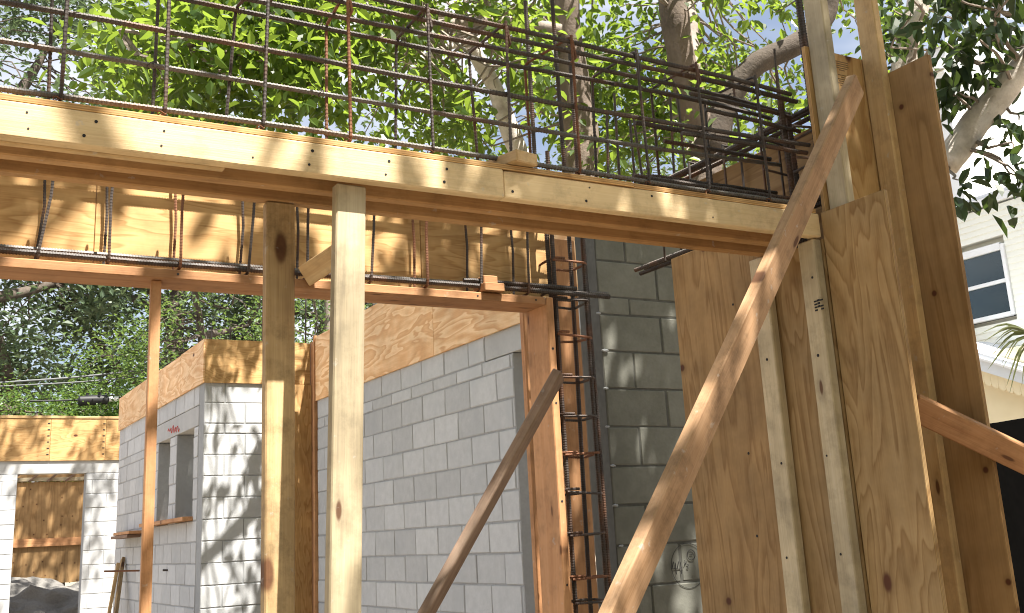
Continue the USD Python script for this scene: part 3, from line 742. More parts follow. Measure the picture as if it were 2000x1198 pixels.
# ================================================================ COLUMN CAGE C, beside the pier
cc_ = Thing('column_rebar_cage', 'tall rebar column cage with rusty ties between the door frame and the pier', 'rebar cage', (2.85, 4.35, 0))
cx0, cx1, cy0, cy1 = 2.665, 2.845, 4.17, 4.31
verts_ = [(cx0, cy0, 3.4, 'bar_steel'), (cx1 - 0.01, cy0, 4.0, 'bar_steel'), (cx0 + 0.01, cy1, 4.28, 'bar_steel'), (cx1 + 0.0, cy1, 4.34, 'bar_steel'), (cx0 - 0.024, cy0 + 0.02, 3.2, 'bar_steel'), (cx1 + 0.022, cy0 + 0.03, 3.3, 'bar_steel')]
for k, (x, y, zt, mm) in enumerate(verts_):
    zz = np.linspace(0, zt, 10)
    cc_.part('vertical_bar', rebar(np.stack([x + 0.006 * np.sin(zz * 1.7 + k), y + 0.005 * np.sin(zz * 1.3 + 2 * k), zz], -1), 0.0102), mm)
for k, z in enumerate([0.3, 0.5, 0.7, 0.9, 1.10, 1.29, 1.40, 1.588, 1.76, 1.948, 2.115, 2.295, 2.484, 2.665, 2.70, 2.85, 3.05, 3.2]):
    a = rng.normal(0, 0.006)
    loop = np.array([(cx0 - 0.014, cy0 - 0.014, z + a), (cx1 + 0.004, cy0 - 0.014, z), (cx1 + 0.014, cy1 + 0.014, z + a), (cx0 - 0.014, cy1 + 0.014, z), (cx0 - 0.014, cy0 - 0.014, z + a + 0.012), (cx0 + 0.05, cy0 - 0.016, z + a + 0.012)])
    pts = []
    for i in range(len(loop)):
        if 0 < i < len(loop) - 1:
            da = loop[i - 1] - loop[i]; db = loop[i + 1] - loop[i]
            pts += [loop[i] + da / np.linalg.norm(da) * 0.02, loop[i] + db / np.linalg.norm(db) * 0.02]
        else:
            pts.append(loop[i])
    cc_.part('tie', rebar(pts, 0.0058, 0.012, 6), 'rusty_bar_steel' if k % 3 == 0 else 'bar_steel')
cfb = Thing('column_back_form', 'narrow knotty boards standing behind the tall column cage, catching streaks of sun', 'formwork', (2.95, 4.6, 0))
cfb.part('board', box(2.745, 2.895, 4.62, 4.658, 0, 3.1, 'z'), 'fir_lumber')
cfb.part('board', box(2.90, 3.075, 4.60, 4.638, 0, 3.1, 'z'), 'fir_lumber')
# dowels standing on the pier
dl = [(1171, 250, 3.95), (1200, 250, 4.1), (1232, 250, 3.95), (1258, 250, 4.0), (1277, 250, 3.9), (1300, 250, 4.15), (1330, 240, 4.2), (1440, 200, 4.45), (1500, 150, 4.6), (1520, 150, 4.5)]
for k, (px, py, zt) in enumerate(dl):
    x = at(px, py, Y=PY + 0.1)[0]
    lab = ['first', 'second', 'third', 'fourth', 'fifth', 'sixth', 'seventh', 'eighth', 'ninth', 'last'][k]
    single('dowel_bar', rebar([(x, PY + 0.1, 3.0), (x + rng.normal(0, 0.02), PY + 0.1 + rng.normal(0, 0.03), zt)], 0.0075), 'bar_steel',
           'upright steel dowel behind the big cage, %s of the row counted from the left' % lab, 'dowel', group='dowels rising from the pier wall')
# thin dowels standing out of the far wall forms
for px, y0, Yp, zt, lab in ((412, 655, F1Y + 0.1, 3.78, 'left one of the thin rods rising above the sunlit plywood cap'), (448, 655, F1Y + 0.1, 3.80, 'right one of the thin rods rising above the sunlit plywood cap'),
                            (512, 600, F1Y + 0.1, 4.15, 'thin rod rising just left of the cracked post top'), (596, 600, F1Y + 0.1, 4.4, 'thin rod rising at the corner between the two front posts')):
    x = at(px, y0, Y=Yp)[0]
    single('dowel_bar', plain_bar([(x, Yp, 3.1), (x + 0.01, Yp, zt)], 0.008), 'bar_steel', lab, 'dowel')

# ================================================================ BEAM C (running back from the corner column)
fc = Thing('side_beam_form', 'plywood side of the beam running back from the corner column behind the cage', 'formwork', (3.0, 3.3, 2.6))
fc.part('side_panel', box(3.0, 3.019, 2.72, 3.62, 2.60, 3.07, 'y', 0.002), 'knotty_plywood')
fc.part('end_block', box(2.955, 2.996, 3.58, 3.66, 2.98, 3.10, 'z'), 'spruce_lumber')
cd = Thing('side_beam_bars', 'bundle of dark bars running back from the corner above the shaded plywood wall', 'rebar bundle', (2.93, 3.3, 2.7))
for k, (x, z, y1) in enumerate(((2.90, 3.095, 3.75), (2.935, 3.10, 3.6), (2.965, 3.09, 3.9), (2.90, 2.745, 3.85), (2.93, 2.75, 3.82), (2.965, 2.745, 3.9))):
    cd.part('long_bar', rebar([(x, 2.62, z + 0.004), (x + 0.004, 3.1, z - 0.002), (x, y1, z)], 0.009), 'bar_steel')
for k in range(4):
    y = 2.95 + 0.22 * k
    cd.part('stirrup', plain_bar([(2.885, y, 3.11), (2.885, y, 2.73), (2.98, y, 2.73), (2.98, y, 3.11), (2.885, y + 0.004, 3.115)], 0.0052), 'bar_steel')

# ================================================================ CORNER COLUMN FORMS (right)
XP = 2.79
sf = Thing('side_wall_form', 'shaded plywood wall form with two upright studs, right of the block pier', 'formwork', (XP, 3.0, 0))
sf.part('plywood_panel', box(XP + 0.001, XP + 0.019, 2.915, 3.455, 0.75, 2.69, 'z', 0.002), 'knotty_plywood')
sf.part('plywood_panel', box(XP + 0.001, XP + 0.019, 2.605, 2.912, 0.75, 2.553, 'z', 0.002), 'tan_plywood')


def stud_px(th, x0, x1, ypix_top, ypix_bot, z0, z1, mm, lean=0.0):
    pass


sf.part('stud', box(XP - 0.038, XP - 0.001, 2.865, 2.948, 0, 2.553, 'z', 0.004), 'pale_lumber')
st2 = sf.part('stud', box(XP - 0.038, XP - 0.001, 2.612, 2.692, 0, 2.553, 'z', 0.004), 'pale_lumber')
# smudged grade stamp on the second stud: rows of broken ink marks, nothing legible
stp = None
c0 = at(1598, 598, X=XP - 0.040)
for r_ in range(4):
    for q in range(3):
        if (r_ * 3 + q) in (5, 10): continue
        m = box(XP - 0.0395, XP - 0.0375, c0[1] + 0.018 - q * 0.0145 - 0.0125, c0[1] + 0.018 - q * 0.0145, c0[2] + 0.016 - r_ * 0.0105, c0[2] + 0.0215 - r_ * 0.0105 + 0.002 * (q % 2), c=0.0003)
        stp = m if stp is None else stp + m
sf.part('grade_stamp', stp, 'ink', parent=st2)
single('plywood_sheet', box(XP + 0.0005, XP + 0.0195, 2.315, 2.600, 0.5, 2.647, 'z', 0.002), 'tan_plywood', 'swirly grained plywood sheet whose sloping top edge meets the right end of the beam form', 'plywood')
XS3 = 3.115


def nail_heads(pts, n, r=0.0042):
    m = None
    for p in pts:
        c = tube([np.asarray(p, float) - 0.001 * np.asarray(n, float), np.asarray(p, float) + 0.0012 * np.asarray(n, float)], r * rng.uniform(0.7, 1.3), 8)
        m = c if m is None else m + c
    return m


sf.part('nails', nail_heads([(XP + 0.001, y, z) for y in (2.625, 2.90, 3.1) for z in (0.95, 1.25, 1.55, 1.85, 2.15, 2.42) if rng.uniform() < 0.75], (-1, 0, 0)), 'ink', kind='stuff')
sf.part('nails', nail_heads([(XP - 0.038, y + rng.normal(0, 0.012), z + rng.normal(0, 0.04)) for y in (2.65, 2.905) for z in (1.1, 1.45, 1.8, 2.15, 2.45)], (-1, 0, 0), 0.005), 'ink', kind='stuff')
fa.part('nails', nail_heads([(x + rng.normal(0, 0.01), 2.597, ZB + h) for x in (0.21, 0.36, 0.53, 0.74, 0.92, 1.13, 1.31) for h in (0.025, 0.065) if rng.uniform() < 0.7], (0, -1, 0), 0.0035), 'ink', kind='stuff')
fa.part('nails', nail_heads([(x + rng.normal(0, 0.01), 2.604, ZB + h) for x in (1.54, 1.8, 2.05, 2.3, 2.55, 2.72) for h in (0.025, 0.07) if rng.uniform() < 0.8], (0, -1, 0), 0.0035), 'ink', kind='stuff')
fb.part('nails', nail_heads([(2.575, 4.085, z + rng.normal(0, 0.03)) for z in (1.4, 1.75, 2.1, 2.4)] + [(x, 4.085, 2.63) for x in (0.9, 1.6, 2.2, 2.5)], (0, -1, 0), 0.005), 'ink', kind='stuff')
cf2 = Thing('corner_column_form', 'tall open corner column form with two long studs rising out of the picture', 'formwork', (3.0, 2.5, 0))
st = cf2.part('plywood_panel', box(2.822, XS3 + 0.03, 2.602, 2.62, 1.2, 3.30, 'z', 0.002), 'golden_plywood')
cf2.part('stud', box(2.838, 2.876, 2.512, 2.600, 0, 3.95, 'z', 0.004), 'pale_lumber')
cf2.part('stud', box(XS3, XS3 + 0.036, 2.512, 2.599, 0, 3.85, 'z', 0.004), 'spruce_lumber')
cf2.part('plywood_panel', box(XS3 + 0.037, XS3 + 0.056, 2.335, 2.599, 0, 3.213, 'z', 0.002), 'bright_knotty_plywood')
stp = None
c0 = at(1643, 122, Y=2.6)
for r_ in range(11):
    wds = [0.075, 0.07, 0.078, 0.06, 0.03, 0.05, 0.02, 0.06, 0.045, 0.062, 0.04][r_]
    zz = c0[2] - r_ * 0.0085 - (0.012 if r_ > 4 else 0)
    m = box(c0[0] - wds / 2, c0[0] + wds / 2, 2.6012, 2.6030, zz, zz + 0.0035, c=0.0003)
    stp = m if stp is None else stp + m
cf2.part('grade_stamp', stp, 'faint_ink', parent=st)
# bars of the corner column
cl = Thing('corner_column_bars', 'dark upright column bars between the cage end and the tall left stud', 'rebar', (2.85, 2.7, 0))
for px, py, Y, z0, z1 in ((1537, 300, 2.74, 2.2, 3.13), (1548, 300, 2.77, 2.2, 3.10), (1583, 200, 2.64, 2.3, 4.0), (1590, 260, 2.67, 2.3, 3.4), (1560, 0, 2.70, 2.6, 3.9)):
    x = at(px, py, Y=Y)[0]
    cl.part('vertical_bar', rebar([(x + 0.012, Y, z0), (x, Y, z1)], 0.0105), 'bar_steel')
for z in (2.72, 2.86, 2.98):
    cl.part('tie', plain_bar([(2.74, 2.63, z), (2.86, 2.63, z + 0.01), (2.86, 2.80, z), (2.74, 2.80, z + 0.01)], 0.005), 'bar_steel')
# dark fabric screen under the right brace
n = 26
su = np.linspace(0, 1, n)
ft = np.stack([np.full(n, 4.3) + 0.03 * np.sin(su * 30), 3.9 - 2.6 * su + 0.02 * np.sin(su * 17), np.full(n, 1.98)], -1)
fbv = ft.copy(); fbv[:, 2] = 0.0
fv = np.vstack([ft, fbv, ft + [0.012, 0, 0], fbv + [0.012, 0, 0]])
ff = []
for i in range(n - 1):
    a, b, c, d = i, i + 1, n + i, n + i + 1
    ff += [(a, c, d), (a, d, b), (a + 2 * n, d + 2 * n, c + 2 * n), (a + 2 * n, b + 2 * n, d + 2 * n), (a, b, b + 2 * n), (a, b + 2 * n, a + 2 * n)]
single('fabric_screen', M(fv, np.array(ff)), 'black_fabric', 'black sheet screen standing low behind the right brace', 'screen')

# ================================================================ BRACES
def brace(px0, d0, px1, d1, w, t, theta, mm, label, extend0=0.0, extend1=0.0, side=1):
    p0, p1 = at(*px0, D=d0), at(*px1, D=d1)
    a = (p1 - p0) / np.linalg.norm(p1 - p0)
    p0 = p0 - a * extend0; p1 = p1 + a * extend1
    tocam = EYE - (p0 + p1) / 2; tocam -= a * (tocam @ a); tocam /= np.linalg.norm(tocam)
    perp = np.cross(a, tocam)
    rd = _R * 1.0 - _U * 0.6
    if perp @ rd < 0: perp = -perp
    perp *= side
    nrm = math.cos(theta) * tocam + math.sin(theta) * perp
    return single('brace', board(p0, p1, np.cross(nrm, a), w, t, 0.004), mm, label, 'brace')


brace((1668, 172), 3.86, (1205, 1198), 2.55, 0.089, 0.038, math.radians(50), 'brace_lumber', 'long diagonal brace from the top of the right forms down to the bottom edge', extend0=0.02, extend1=1.2)
brace((1092, 730), 4.28, (833, 1198), 3.95, 0.089, 0.038, math.radians(72), 'weathered_lumber', 'shorter weathered brown brace leaning on the right door jamb', extend1=1.6)
brace((1782, 793), 3.56, (2000, 897), 3.50, 0.089, 0.038, math.radians(14), 'fir_lumber', 'reddish brace sloping down to the right edge behind the plywood sheet', extend1=1.6)

# ================================================================ HOUSE (right background)
HX = 15.5
house = Thing('cream_house', 'cream lap sided house with white trimmed window, behind the forms at far right', 'house', (HX + 3, 10, 0))
y0h, y1h = 4.0, at(1808, 300, X=HX)[1] + 0.9
zb = 6.50
cy = at(1858, 300, X=HX)[1]
house.part('upper_wall', box(HX + 0.05, HX + 6, cy - 0.1, y1h, zb + 0.02, 9.15, 'y'), 'pale_stucco')
house.part('lower_roof', box(HX - 0.04, HX + 6, y0h, cy - 0.13, zb + 0.135, zb + 0.19, 'y'), 'roof_metal')
house.part('lower_wall', box(HX + 0.16, HX + 6, y0h, y1h, 0, zb, 'y'), 'pale_stucco')
wy1, wy0 = at(1872, 500, X=HX)[1], at(1957, 478, X=HX)[1]
wz1, wz0 = 5.80, 4.62
z = 3.0; k = 0
while z < zb - 0.05:                                              # lap boards, each its own wedge, stopping at the window
    zt = min(z + 0.1016, zb)
    spans = [(y0h, wy0 - 0.04), (wy1 + 0.04, y1h)] if (zt > wz0 - 0.02 and z < wz1 + 0.05) else [(y0h, y1h)]
    for a, b in spans:
        v = []
        for y in (a, b):
            v += [(HX + 0.0, y, z), (HX + 0.15, y, z), (HX + 0.15, y, zt + 0.012), (HX + 0.014, y, zt + 0.012)]
        f = [(0, 3, 7), (0, 7, 4), (0, 4, 5), (0, 5, 1), (3, 2, 6), (3, 6, 7), (0, 1, 2), (0, 2, 3), (4, 6, 5), (4, 7, 6), (1, 5, 6), (1, 6, 2)]
        house.part('siding_board', M(v, f), 'cream_siding')
    z += 0.1016
house.part('belt_trim', box(HX - 0.05, HX + 0.16, y0h, y1h, zb + 0.005, zb + 0.13, 'y'), 'white_paint')
house.part('corner_trim', box(HX - 0.0, HX + 0.048, cy - 0.12, cy + 0.12, zb + 0.14, 9.1, 'z'), 'white_paint')
house.part('cross_trim', box(HX + 0.01, HX + 0.047, cy + 0.125, y1h, 8.15, 8.25, 'y'), 'white_paint')
house.part('fascia', box(HX - 0.35, HX + 6.3, cy - 0.45, y1h + 0.35, 9.16, 9.36, 'y'), 'white_paint')
rv = np.array([(HX - 0.4, cy - 0.5, 9.37), (HX - 0.4, y1h + 0.4, 9.37), (HX + 3, y1h + 0.4, 10.5), (HX + 3, cy - 0.5, 10.5), (HX + 6.4, cy - 0.5, 9.37), (HX + 6.4, y1h + 0.4, 9.37)])
house.part('roof', M(rv, [(0, 1, 2), (0, 2, 3), (3, 2, 5), (3, 5, 4), (0, 3, 4), (1, 5, 2), (0, 4, 5), (0, 5, 1)]), 'roof_metal')
wn = house.part('window', box(HX - 0.03, HX + 0.05, wy0 - 0.035, wy0 + 0.03, wz0, wz1, 'z') + box(HX - 0.03, HX + 0.05, wy1 - 0.03, wy1 + 0.035, wz0, wz1, 'z')
                + box(HX - 0.032, HX + 0.05, wy0 + 0.031, wy1 - 0.031, wz1 - 0.09, wz1 + 0.03, 'y') + box(HX - 0.034, HX + 0.05, wy0 + 0.031, wy1 - 0.031, wz0 - 0.01, wz0 + 0.06, 'y')
                + box(HX - 0.01, HX + 0.05, wy0 + 0.031, wy1 - 0.031, 5.17, 5.23, 'y'), 'white_paint')
for a, b in ((wz0 + 0.061, 5.169), (5.231, wz1 - 0.091)):
    house.part('pane', box(HX + 0.02, HX + 0.026, wy0 + 0.032, wy1 - 0.032, a, b, 'y', 0.0005), 'window_glass', parent=wn)
house.part('dark_room', box(HX + 0.10, HX + 0.158, wy0 - 0.03, wy1 + 0.03, wz0, wz1, 'y'), 'room_dark', parent=wn)
# porch roof
PXr = 14.0
pa, pb = at(1880, 692, X=PXr), at(2080, 752, X=PXr)
dirp = (pb - pa) / np.linalg.norm(pb - pa)
pb = pb + dirp * 1.5; pa = pa - dirp * 0.6
def slab(p, q, h, dx, dz0):
    v = []
    for e in (p, q):
        v += [e + [0, 0, dz0], e + [dx, 0, dz0], e + [dx, 0, dz0 - h], e + [0, 0, dz0 - h]]
    f = [(0, 1, 5), (0, 5, 4), (1, 2, 6), (1, 6, 5), (2, 3, 7), (2, 7, 6), (3, 0, 4), (3, 4, 7), (0, 3, 2), (0, 2, 1), (4, 5, 6), (4, 6, 7)]
    return M(np.array(v), f)
house.part('porch_roof', slab(pa, pb, 0.07, 1.45, 0.10), 'roof_metal')
house.part('porch_drip_edge', slab(pa - [0.03, 0, 0], pb - [0.03, 0, 0], 0.035, 0.05, 0.03), 'white_paint')
house.part('porch_fascia', slab(pa, pb, 0.17, 0.05, -0.006), 'roof_metal')
house.part('porch_wall', box(PXr + 0.25, PXr + 0.33, y0h, y1h, 2.05, 3.9, 'y'), 'cream_stucco')
house.part('porch_ledge', box(PXr + 0.16, PXr + 0.34, y0h, y1h, 1.86, 2.045, 'y'), 'white_paint')
house.part('porch_base', box(PXr + 0.3, PXr + 0.36, y0h, y1h, 0, 1.855, 'y'), 'room_dark')
sv, sf_ = [], []
L = np.linalg.norm(pb - pa); ns = int(L / 0.125)
for k in range(ns):                                               # scalloped valance under the porch eave
    c = pa + dirp * (k + 0.5) * 0.125 + np.array([0.06, 0, -0.36])
    th = np.linspace(math.pi, 2 * math.pi, 9)
    base = len(sv)
    for dx in (0, 0.02):
        for t in th:
            e = c + dirp * 0.060 * math.cos(t) + np.array([dx, 0, 0.045 * math.sin(t) + 0.02])
            sv.append(e)
        sv.append(c + dirp * 0.0622 + np.array([dx, 0, 0.185])); sv.append(c - dirp * 0.0622 + np.array([dx, 0, 0.185]))
    m_ = 11
    for dxk, flip in ((0, 1), (m_, 0)):
        for i in range(1, m_ - 1):
            t = (base + dxk, base + dxk + i, base + dxk + i + 1)
            sf_.append(t[::-1] if flip else t)
    for i in range(m_):
        a, b = base + i, base + (i + 1) % m_
        sf_ += [(a, b, b + m_), (a, b + m_, a + m_)]
house.part('porch_valance', M(np.array(sv), np.array(sf_)), 'cream_stucco')

# ================================================================ POLE, WIRES, PIPE
pp = at(642, 620, Y=24)
pole = Thing('utility_pole', 'weathered grey utility pole between the two front posts in the distance', 'pole', (pp[0], 24, 0))
pole.part('pole', tube([(pp[0], 24, -0.1), (pp[0], 24, 5), (pp[0] + 0.02, 24, 8.6)], [0.15, 0.13, 0.11], 12), 'grey_bark', smooth=40)
pole.part('crossarm', box(pp[0] - 1.1, pp[0] + 1.1, 23.80, 23.89, 7.9, 8.02, 'x'), 'weathered_lumber')
for k in range(4):
    pole.part('insulator', tube([(pp[0] - 0.9 + 0.6 * k, 23.85, 8.02), (pp[0] - 0.9 + 0.6 * k, 23.85, 8.14)], [0.035, 0.03], 8), 'white_paint')
for k, (ya, yb, rr, lab) in enumerate(((748, 726, 0.022, 'upper overhead cable crossing the trees at the left'), (755, 738, 0.016, 'thin wire just under the upper overhead cable'), (785, 776, 0.02, 'lower overhead cable carrying the black splice case'))):
    p, q = at(0, ya, Y=24), at(255, yb, Y=24)
    d = q - p
    pts = [p - d * 1.2, p - d * 0.4 + [0, 0, -0.02], p, p + d * 0.5 + [0, 0, -0.02], q, q + d * 0.9 + [0, 0, 0.05], q + d * 1.7 + [0, 0, 0.2]]
    single('overhead_cable', tube(smooth_path(pts, 0.3), rr, 6), 'cable_metal' if k < 2 else 'cable_rubber', lab, 'cable', smooth=True)
p, q = at(152, 784, Y=23.9), at(212, 780, Y=23.9)
spl = Thing('splice_case', 'black cylindrical splice case hanging on the lower overhead cable', 'splice case', (p + q) / 2)
spl.part('case', tube([p, p + (q - p) * 0.06, p + (q - p) * 0.94, q], [0.06, 0.105, 0.105, 0.06], 12), 'cable_rubber', smooth=40)
spl.part('clamp', tube([p + (q - p) * 0.3 + [0, 0, 0.1], p + (q - p) * 0.3 + [0, 0, 0.16]], 0.03, 8), 'cable_rubber')
spl.part('clamp', tube([p + (q - p) * 0.7 + [0, 0, 0.1], p + (q - p) * 0.7 + [0, 0, 0.16]], 0.03, 8), 'cable_rubber')
spl.part('end_plug', tube([q, q + (q - p) * 0.32], [0.055, 0.05], 10), 'white_paint', smooth=40)
vp = at(748, 265, Y=14)
single('vent_pipe', tube([(vp[0], 14, 0), (vp[0], 14, vp[2] + 0.08)], 0.075, 14), 'white_paint', 'white pipe end showing above the beam form among the leaves', 'pipe', smooth=40)

# ================================================================ TREES
def leaves(P, N, L, W, fold=0.25, droop=0.5, seed=0, detail=True):
    """Leaf blades at points P (k x 3). N: preferred up vectors or None. Returns a mesh of separate islands."""
    r = np.random.default_rng(seed)
    k = len(P)
    az = r.uniform(0, 2 * math.pi, k)
    el = r.normal(-droop, 0.45, k)
    d = np.stack([np.cos(az) * np.cos(el), np.sin(az) * np.cos(el), np.sin(el)], -1)
    up = np.array([0, 0, 1.0]) + r.normal(0, 0.45, (k, 3))
    s = np.cross(d, up); s /= np.linalg.norm(s, axis=1, keepdims=True)
    n = np.cross(s, d)
    l = L * r.uniform(0.5, 1.3, k)[:, None]; w = W * r.uniform(0.75, 1.2, k)[:, None]
    if detail:
        o = lambda a, b, c: P + d * l * a + s * w * b + n * (w * c)
        V = np.stack([o(0, 0, 0), o(0.33, 0.5, fold), o(0.72, 0.4, fold * 0.6), o(1, 0, -0.15), o(0.72, -0.4, fold * 0.6), o(0.33, -0.5, fold), o(0.5, 0, -0.05)], 1)
        f = np.array([(0, 6, 1), (1, 6, 2), (2, 6, 3), (3, 6, 4), (4, 6, 5), (5, 6, 0)])
    else:
        o = lambda a, b, c: P + d * l * a + s * w * b + n * (w * c)
        V = np.stack([o(0, 0, 0), o(0.45, 0.5, fold), o(1, 0, 0), o(0.45, -0.5, fold)], 1)
        f = np.array([(0, 1, 2), (0, 2, 3)])
    m = V.shape[1]
    F = (f[None] + (np.arange(k) * m)[:, None, None]).reshape(-1, 3)
    return V.reshape(-1, 3), F, m, len(f)


def trunk(pts, radii, n=14, seed=0, step=0.12, rough_=0.04):
    P = smooth_path(pts, step)
    t = np.linspace(0, 1, len(P)); tr = np.linspace(0, 1, len(radii))
    R = np.interp(t, tr, radii)
    m = tube(P, R, n)
    v = m.v.copy(); k = len(P) * n
    c = np.repeat(P, n, axis=0)
    nz = meshkit.fbm(v[:k] * [9, 9, 4], 3, seed) - 0.5
    lump = meshkit.noise(v[:k] * 3.0, seed + 9) - 0.5
    v[:k] = c + (v[:k] - c) * (1 + rough_ * 5 * nz + 0.25 * lump)[:, None]
    m.v = v
    return m, P


def twigs(start, centers, seed=0, r0=0.016, r1=0.004):
    """Thin twisting branches from START points to the leaf clump centres."""
    r = np.random.default_rng(seed)
    out = None
    V, F, k = [], [], 0
    for a, b in zip(start, centers):
        L = np.linalg.norm(b - a)
        mid = [a + (b - a) * t + r.normal(0, 0.07 * L, 3) for t in (0.3, 0.6, 0.82)]
        P = smooth_path([a, *mid, b], max(0.1, L / 10))
        m = tube(P, np.linspace(r0, r1, len(P)), 5, cap=False)
        V.append(m.v); F.append(m.f + k); k += len(m.v)
    return M(np.vstack(V), np.vstack(F))


def nearest_points(paths, C):
    A = np.vstack(paths)
    from scipy.spatial import cKDTree
    return A[cKDTree(A).query(C)[1]]


def crown(th, limb_paths, centers, per, spread, L, W, mm, seed, singles=0, droop=0.5, twig=True, bark='grey_bark', detail=True, r0=0.016):
    r = np.random.default_rng(seed)
    C = np.asarray(centers)
    if twig:
        th.part('twigs', twigs(nearest_points(limb_paths, C), C, seed, r0), bark, kind='stuff')
    P = np.repeat(C, per, axis=0) + r.normal(0, 1, (len(C) * per, 3)) * spread
    P = P[~near_trunk(P, r)]
    V, F, m, nf = leaves(P, None, L, W, droop=droop, seed=seed, detail=detail)
    pick = np.zeros(len(P), bool)
    if singles:
        q = project(P)
        vis = (q[:, 2] > 0.5) & (q[:, 0] > 0) & (q[:, 0] < 2000) & (q[:, 1] > 0) & (q[:, 1] < 1198)
        order = np.argsort(np.where(vis, q[:, 2], 1e9))[:singles]
        pick[order[vis[order]]] = True
    V3, F3 = V.reshape(-1, m, 3), F.reshape(-1, nf, 3)
    base = F3[0] - F3[0].min()
    for i in np.nonzero(pick)[0]:
        th.part('leaf', M(V3[i], base), mm)
    rest = ~pick
    k = rest.sum()
    FF = (base[None] + (np.arange(k) * m)[:, None, None]).reshape(-1, 3)
    th.part('crown', M(V3[rest].reshape(-1, 3), FF), mm, kind='stuff')


BARE = []                                                          # (trunk line, clear reach): leaves do not grow right in front of the bare trunks


def near_trunk(P, r):
    out = np.zeros(len(P), bool)
    if not BARE: return out
    to = EYE - P; to /= np.linalg.norm(to, axis=1, keepdims=True)
    for line, reach in BARE:
        for a in line:
            d = a - P; t = -(d * to).sum(1)                       # trunk point lies behind the leaf, away from the open court
            off = np.linalg.norm(d + to * t[:, None], axis=1)
            out |= (t > -0.1) & (off < reach) & (r.uniform(0, 1, len(P)) < 0.75)
    for a in SUNNY:                                               # and the pale trunk keeps its light
        d = a - P; t = -(d @ SUN)
        out |= (t > 0) & (np.linalg.norm(d + SUN * t[:, None], axis=1) < 0.2)
    for a in SUNNY_WALL:                                          # the wall end in the court gets broken sun
        d = a - P; t = -(d @ SUN)
        out |= (t > 0) & (np.linalg.norm(d + SUN * t[:, None], axis=1) < 0.16) & (rr_w.uniform(0, 1, len(P)) < 0.75)
    return out


SUNNY = []
rr_w = np.random.default_rng(3)
SUNNY_WALL = [np.array([x, 10.55, z]) for x in np.arange(2.66, 3.7, 0.26) for z in np.arange(1.2, 3.7, 0.42) if rr_w.uniform() < 0.8]


def clumps(box_, n, seed, keep=0.5, scale=0.9):
    """Clump centres in a box, thinned by noise so that gaps of sky stay."""
    r = np.random.default_rng(seed)
    lo, hi = np.array(box_[0]), np.array(box_[1])
    P = r.uniform(lo, hi, (n * 6, 3))
    nz = meshkit.fbm(P / scale, 2, seed)
    P = P[nz > np.quantile(nz, 1 - keep)]
    return P[:n]


def view_clumps(px0, px1, py0, py1, Y0, Y1, n, seed, keep=0.6, scale=1.0):
    """Clump centres of a crown that fills a region of space behind the beam."""
    r = np.random.default_rng(seed)
    out = []
    while len(out) < n * 5:
        Y = r.uniform(Y0, Y1)
        out.append(at(r.uniform(px0, px1), r.uniform(py0, py1), Y=Y))
    P = np.array(out)
    nz = meshkit.fbm(P / scale, 2, seed)
    P = P[nz > np.quantile(nz, 1 - keep)]
    return P[:n]


T3LINE = smooth_path([at(1035, 350, Y=9.0), at(1005, 280, Y=9.0), at(965, 170, Y=8.9), at(930, 110, Y=8.8), at(900, 60, Y=8.7)], 0.3)
BARE += [(smooth_path(T3LINE, 0.12), 0.2)]; SUNNY += list(T3LINE)
# --- the broad-leaved tree right behind the cage
bt = Thing('broadleaf_tree', 'big broad leaved tree with forked grey trunk standing right behind the rebar cage', 'tree', (6.7, 7.6, 0))
m, t2 = trunk([(6.9, 7.6, -0.1), (6.8, 7.55, 2.5), at(1385, 420, Y=7.5), at(1378, 290, Y=7.5), at(1345, 180, Y=7.4), at(1322, 60, Y=7.3), at(1306, -80, Y=7.3), at(1290, -400, Y=7.2)], [0.24, 0.22, 0.2, 0.19, 0.15, 0.14, 0.13, 0.08], seed=2)
bt.part('trunk', m, 'brown_bark', smooth=True)
m, l2 = trunk([at(1380, 300, Y=7.45), at(1420, 200, Y=7.3), at(1480, 125, Y=7.1), at(1560, 85, Y=6.9), at(1610, 30, Y=6.8), at(1628, -60, Y=6.7), at(1700, -300, Y=6.6)], [0.16, 0.12, 0.11, 0.115, 0.12, 0.1, 0.06], seed=3)
bt.part('limb', m, 'dark_bark', smooth=True)
m, l3 = trunk([at(1345, 180, Y=7.4), at(1350, 60, Y=7.9), at(1340, -60, Y=8.2), at(1400, -400, Y=8.3)], [0.10, 0.085, 0.08, 0.05], seed=4)
bt.part('limb', m, 'grey_bark', smooth=True)
BARE += [(t2[::3], 0.17), (l2[::3], 0.13)]
cen = np.vstack([view_clumps(1140, 1600, -120, 250, 6.6, 9.6, 62, 21, 0.6, 0.8), view_clumps(1600, 1760, -60, 180, 6.5, 9.5, 12, 22, 0.6), view_clumps(1130, 1560, 150, 330, 7.8, 10.0, 34, 221, 0.6)])
crown(bt, [t2, l2, l3], cen, 54, 0.20, 0.128, 0.062, 'broad_leaf', 31, singles=140)
st_ = Thing('straight_tree', 'straight brown trunk rising left of the forked tree behind the cage', 'tree', (5.6, 8.2, 0))
m, t1 = trunk([(5.75, 8.2, -0.1), at(1140, 420, Y=8.2), at(1138, 280, Y=8.2), at(1122, 180, Y=8.2), at(1105, 60, Y=8.1), at(1096, -80, Y=8.0), at(1080, -500, Y=7.9)], [0.22, 0.19, 0.18, 0.175, 0.165, 0.15, 0.08], seed=5)
st_.part('trunk', m, 'brown_bark', smooth=True)
BARE += [(t1[::3], 0.17)]
cen = np.vstack([view_clumps(560, 1110, -160, 240, 6.4, 9.6, 84, 23, 0.62, 0.8), view_clumps(700, 1180, 20, 290, 8.6, 10.4, 34, 231, 0.6)])
m, l4 = trunk([at(1105, 60, Y=8.1), at(960, 40, Y=7.6), at(800, 60, Y=7.2), at(640, 120, Y=7.0)], [0.07, 0.05, 0.035, 0.02], seed=6)
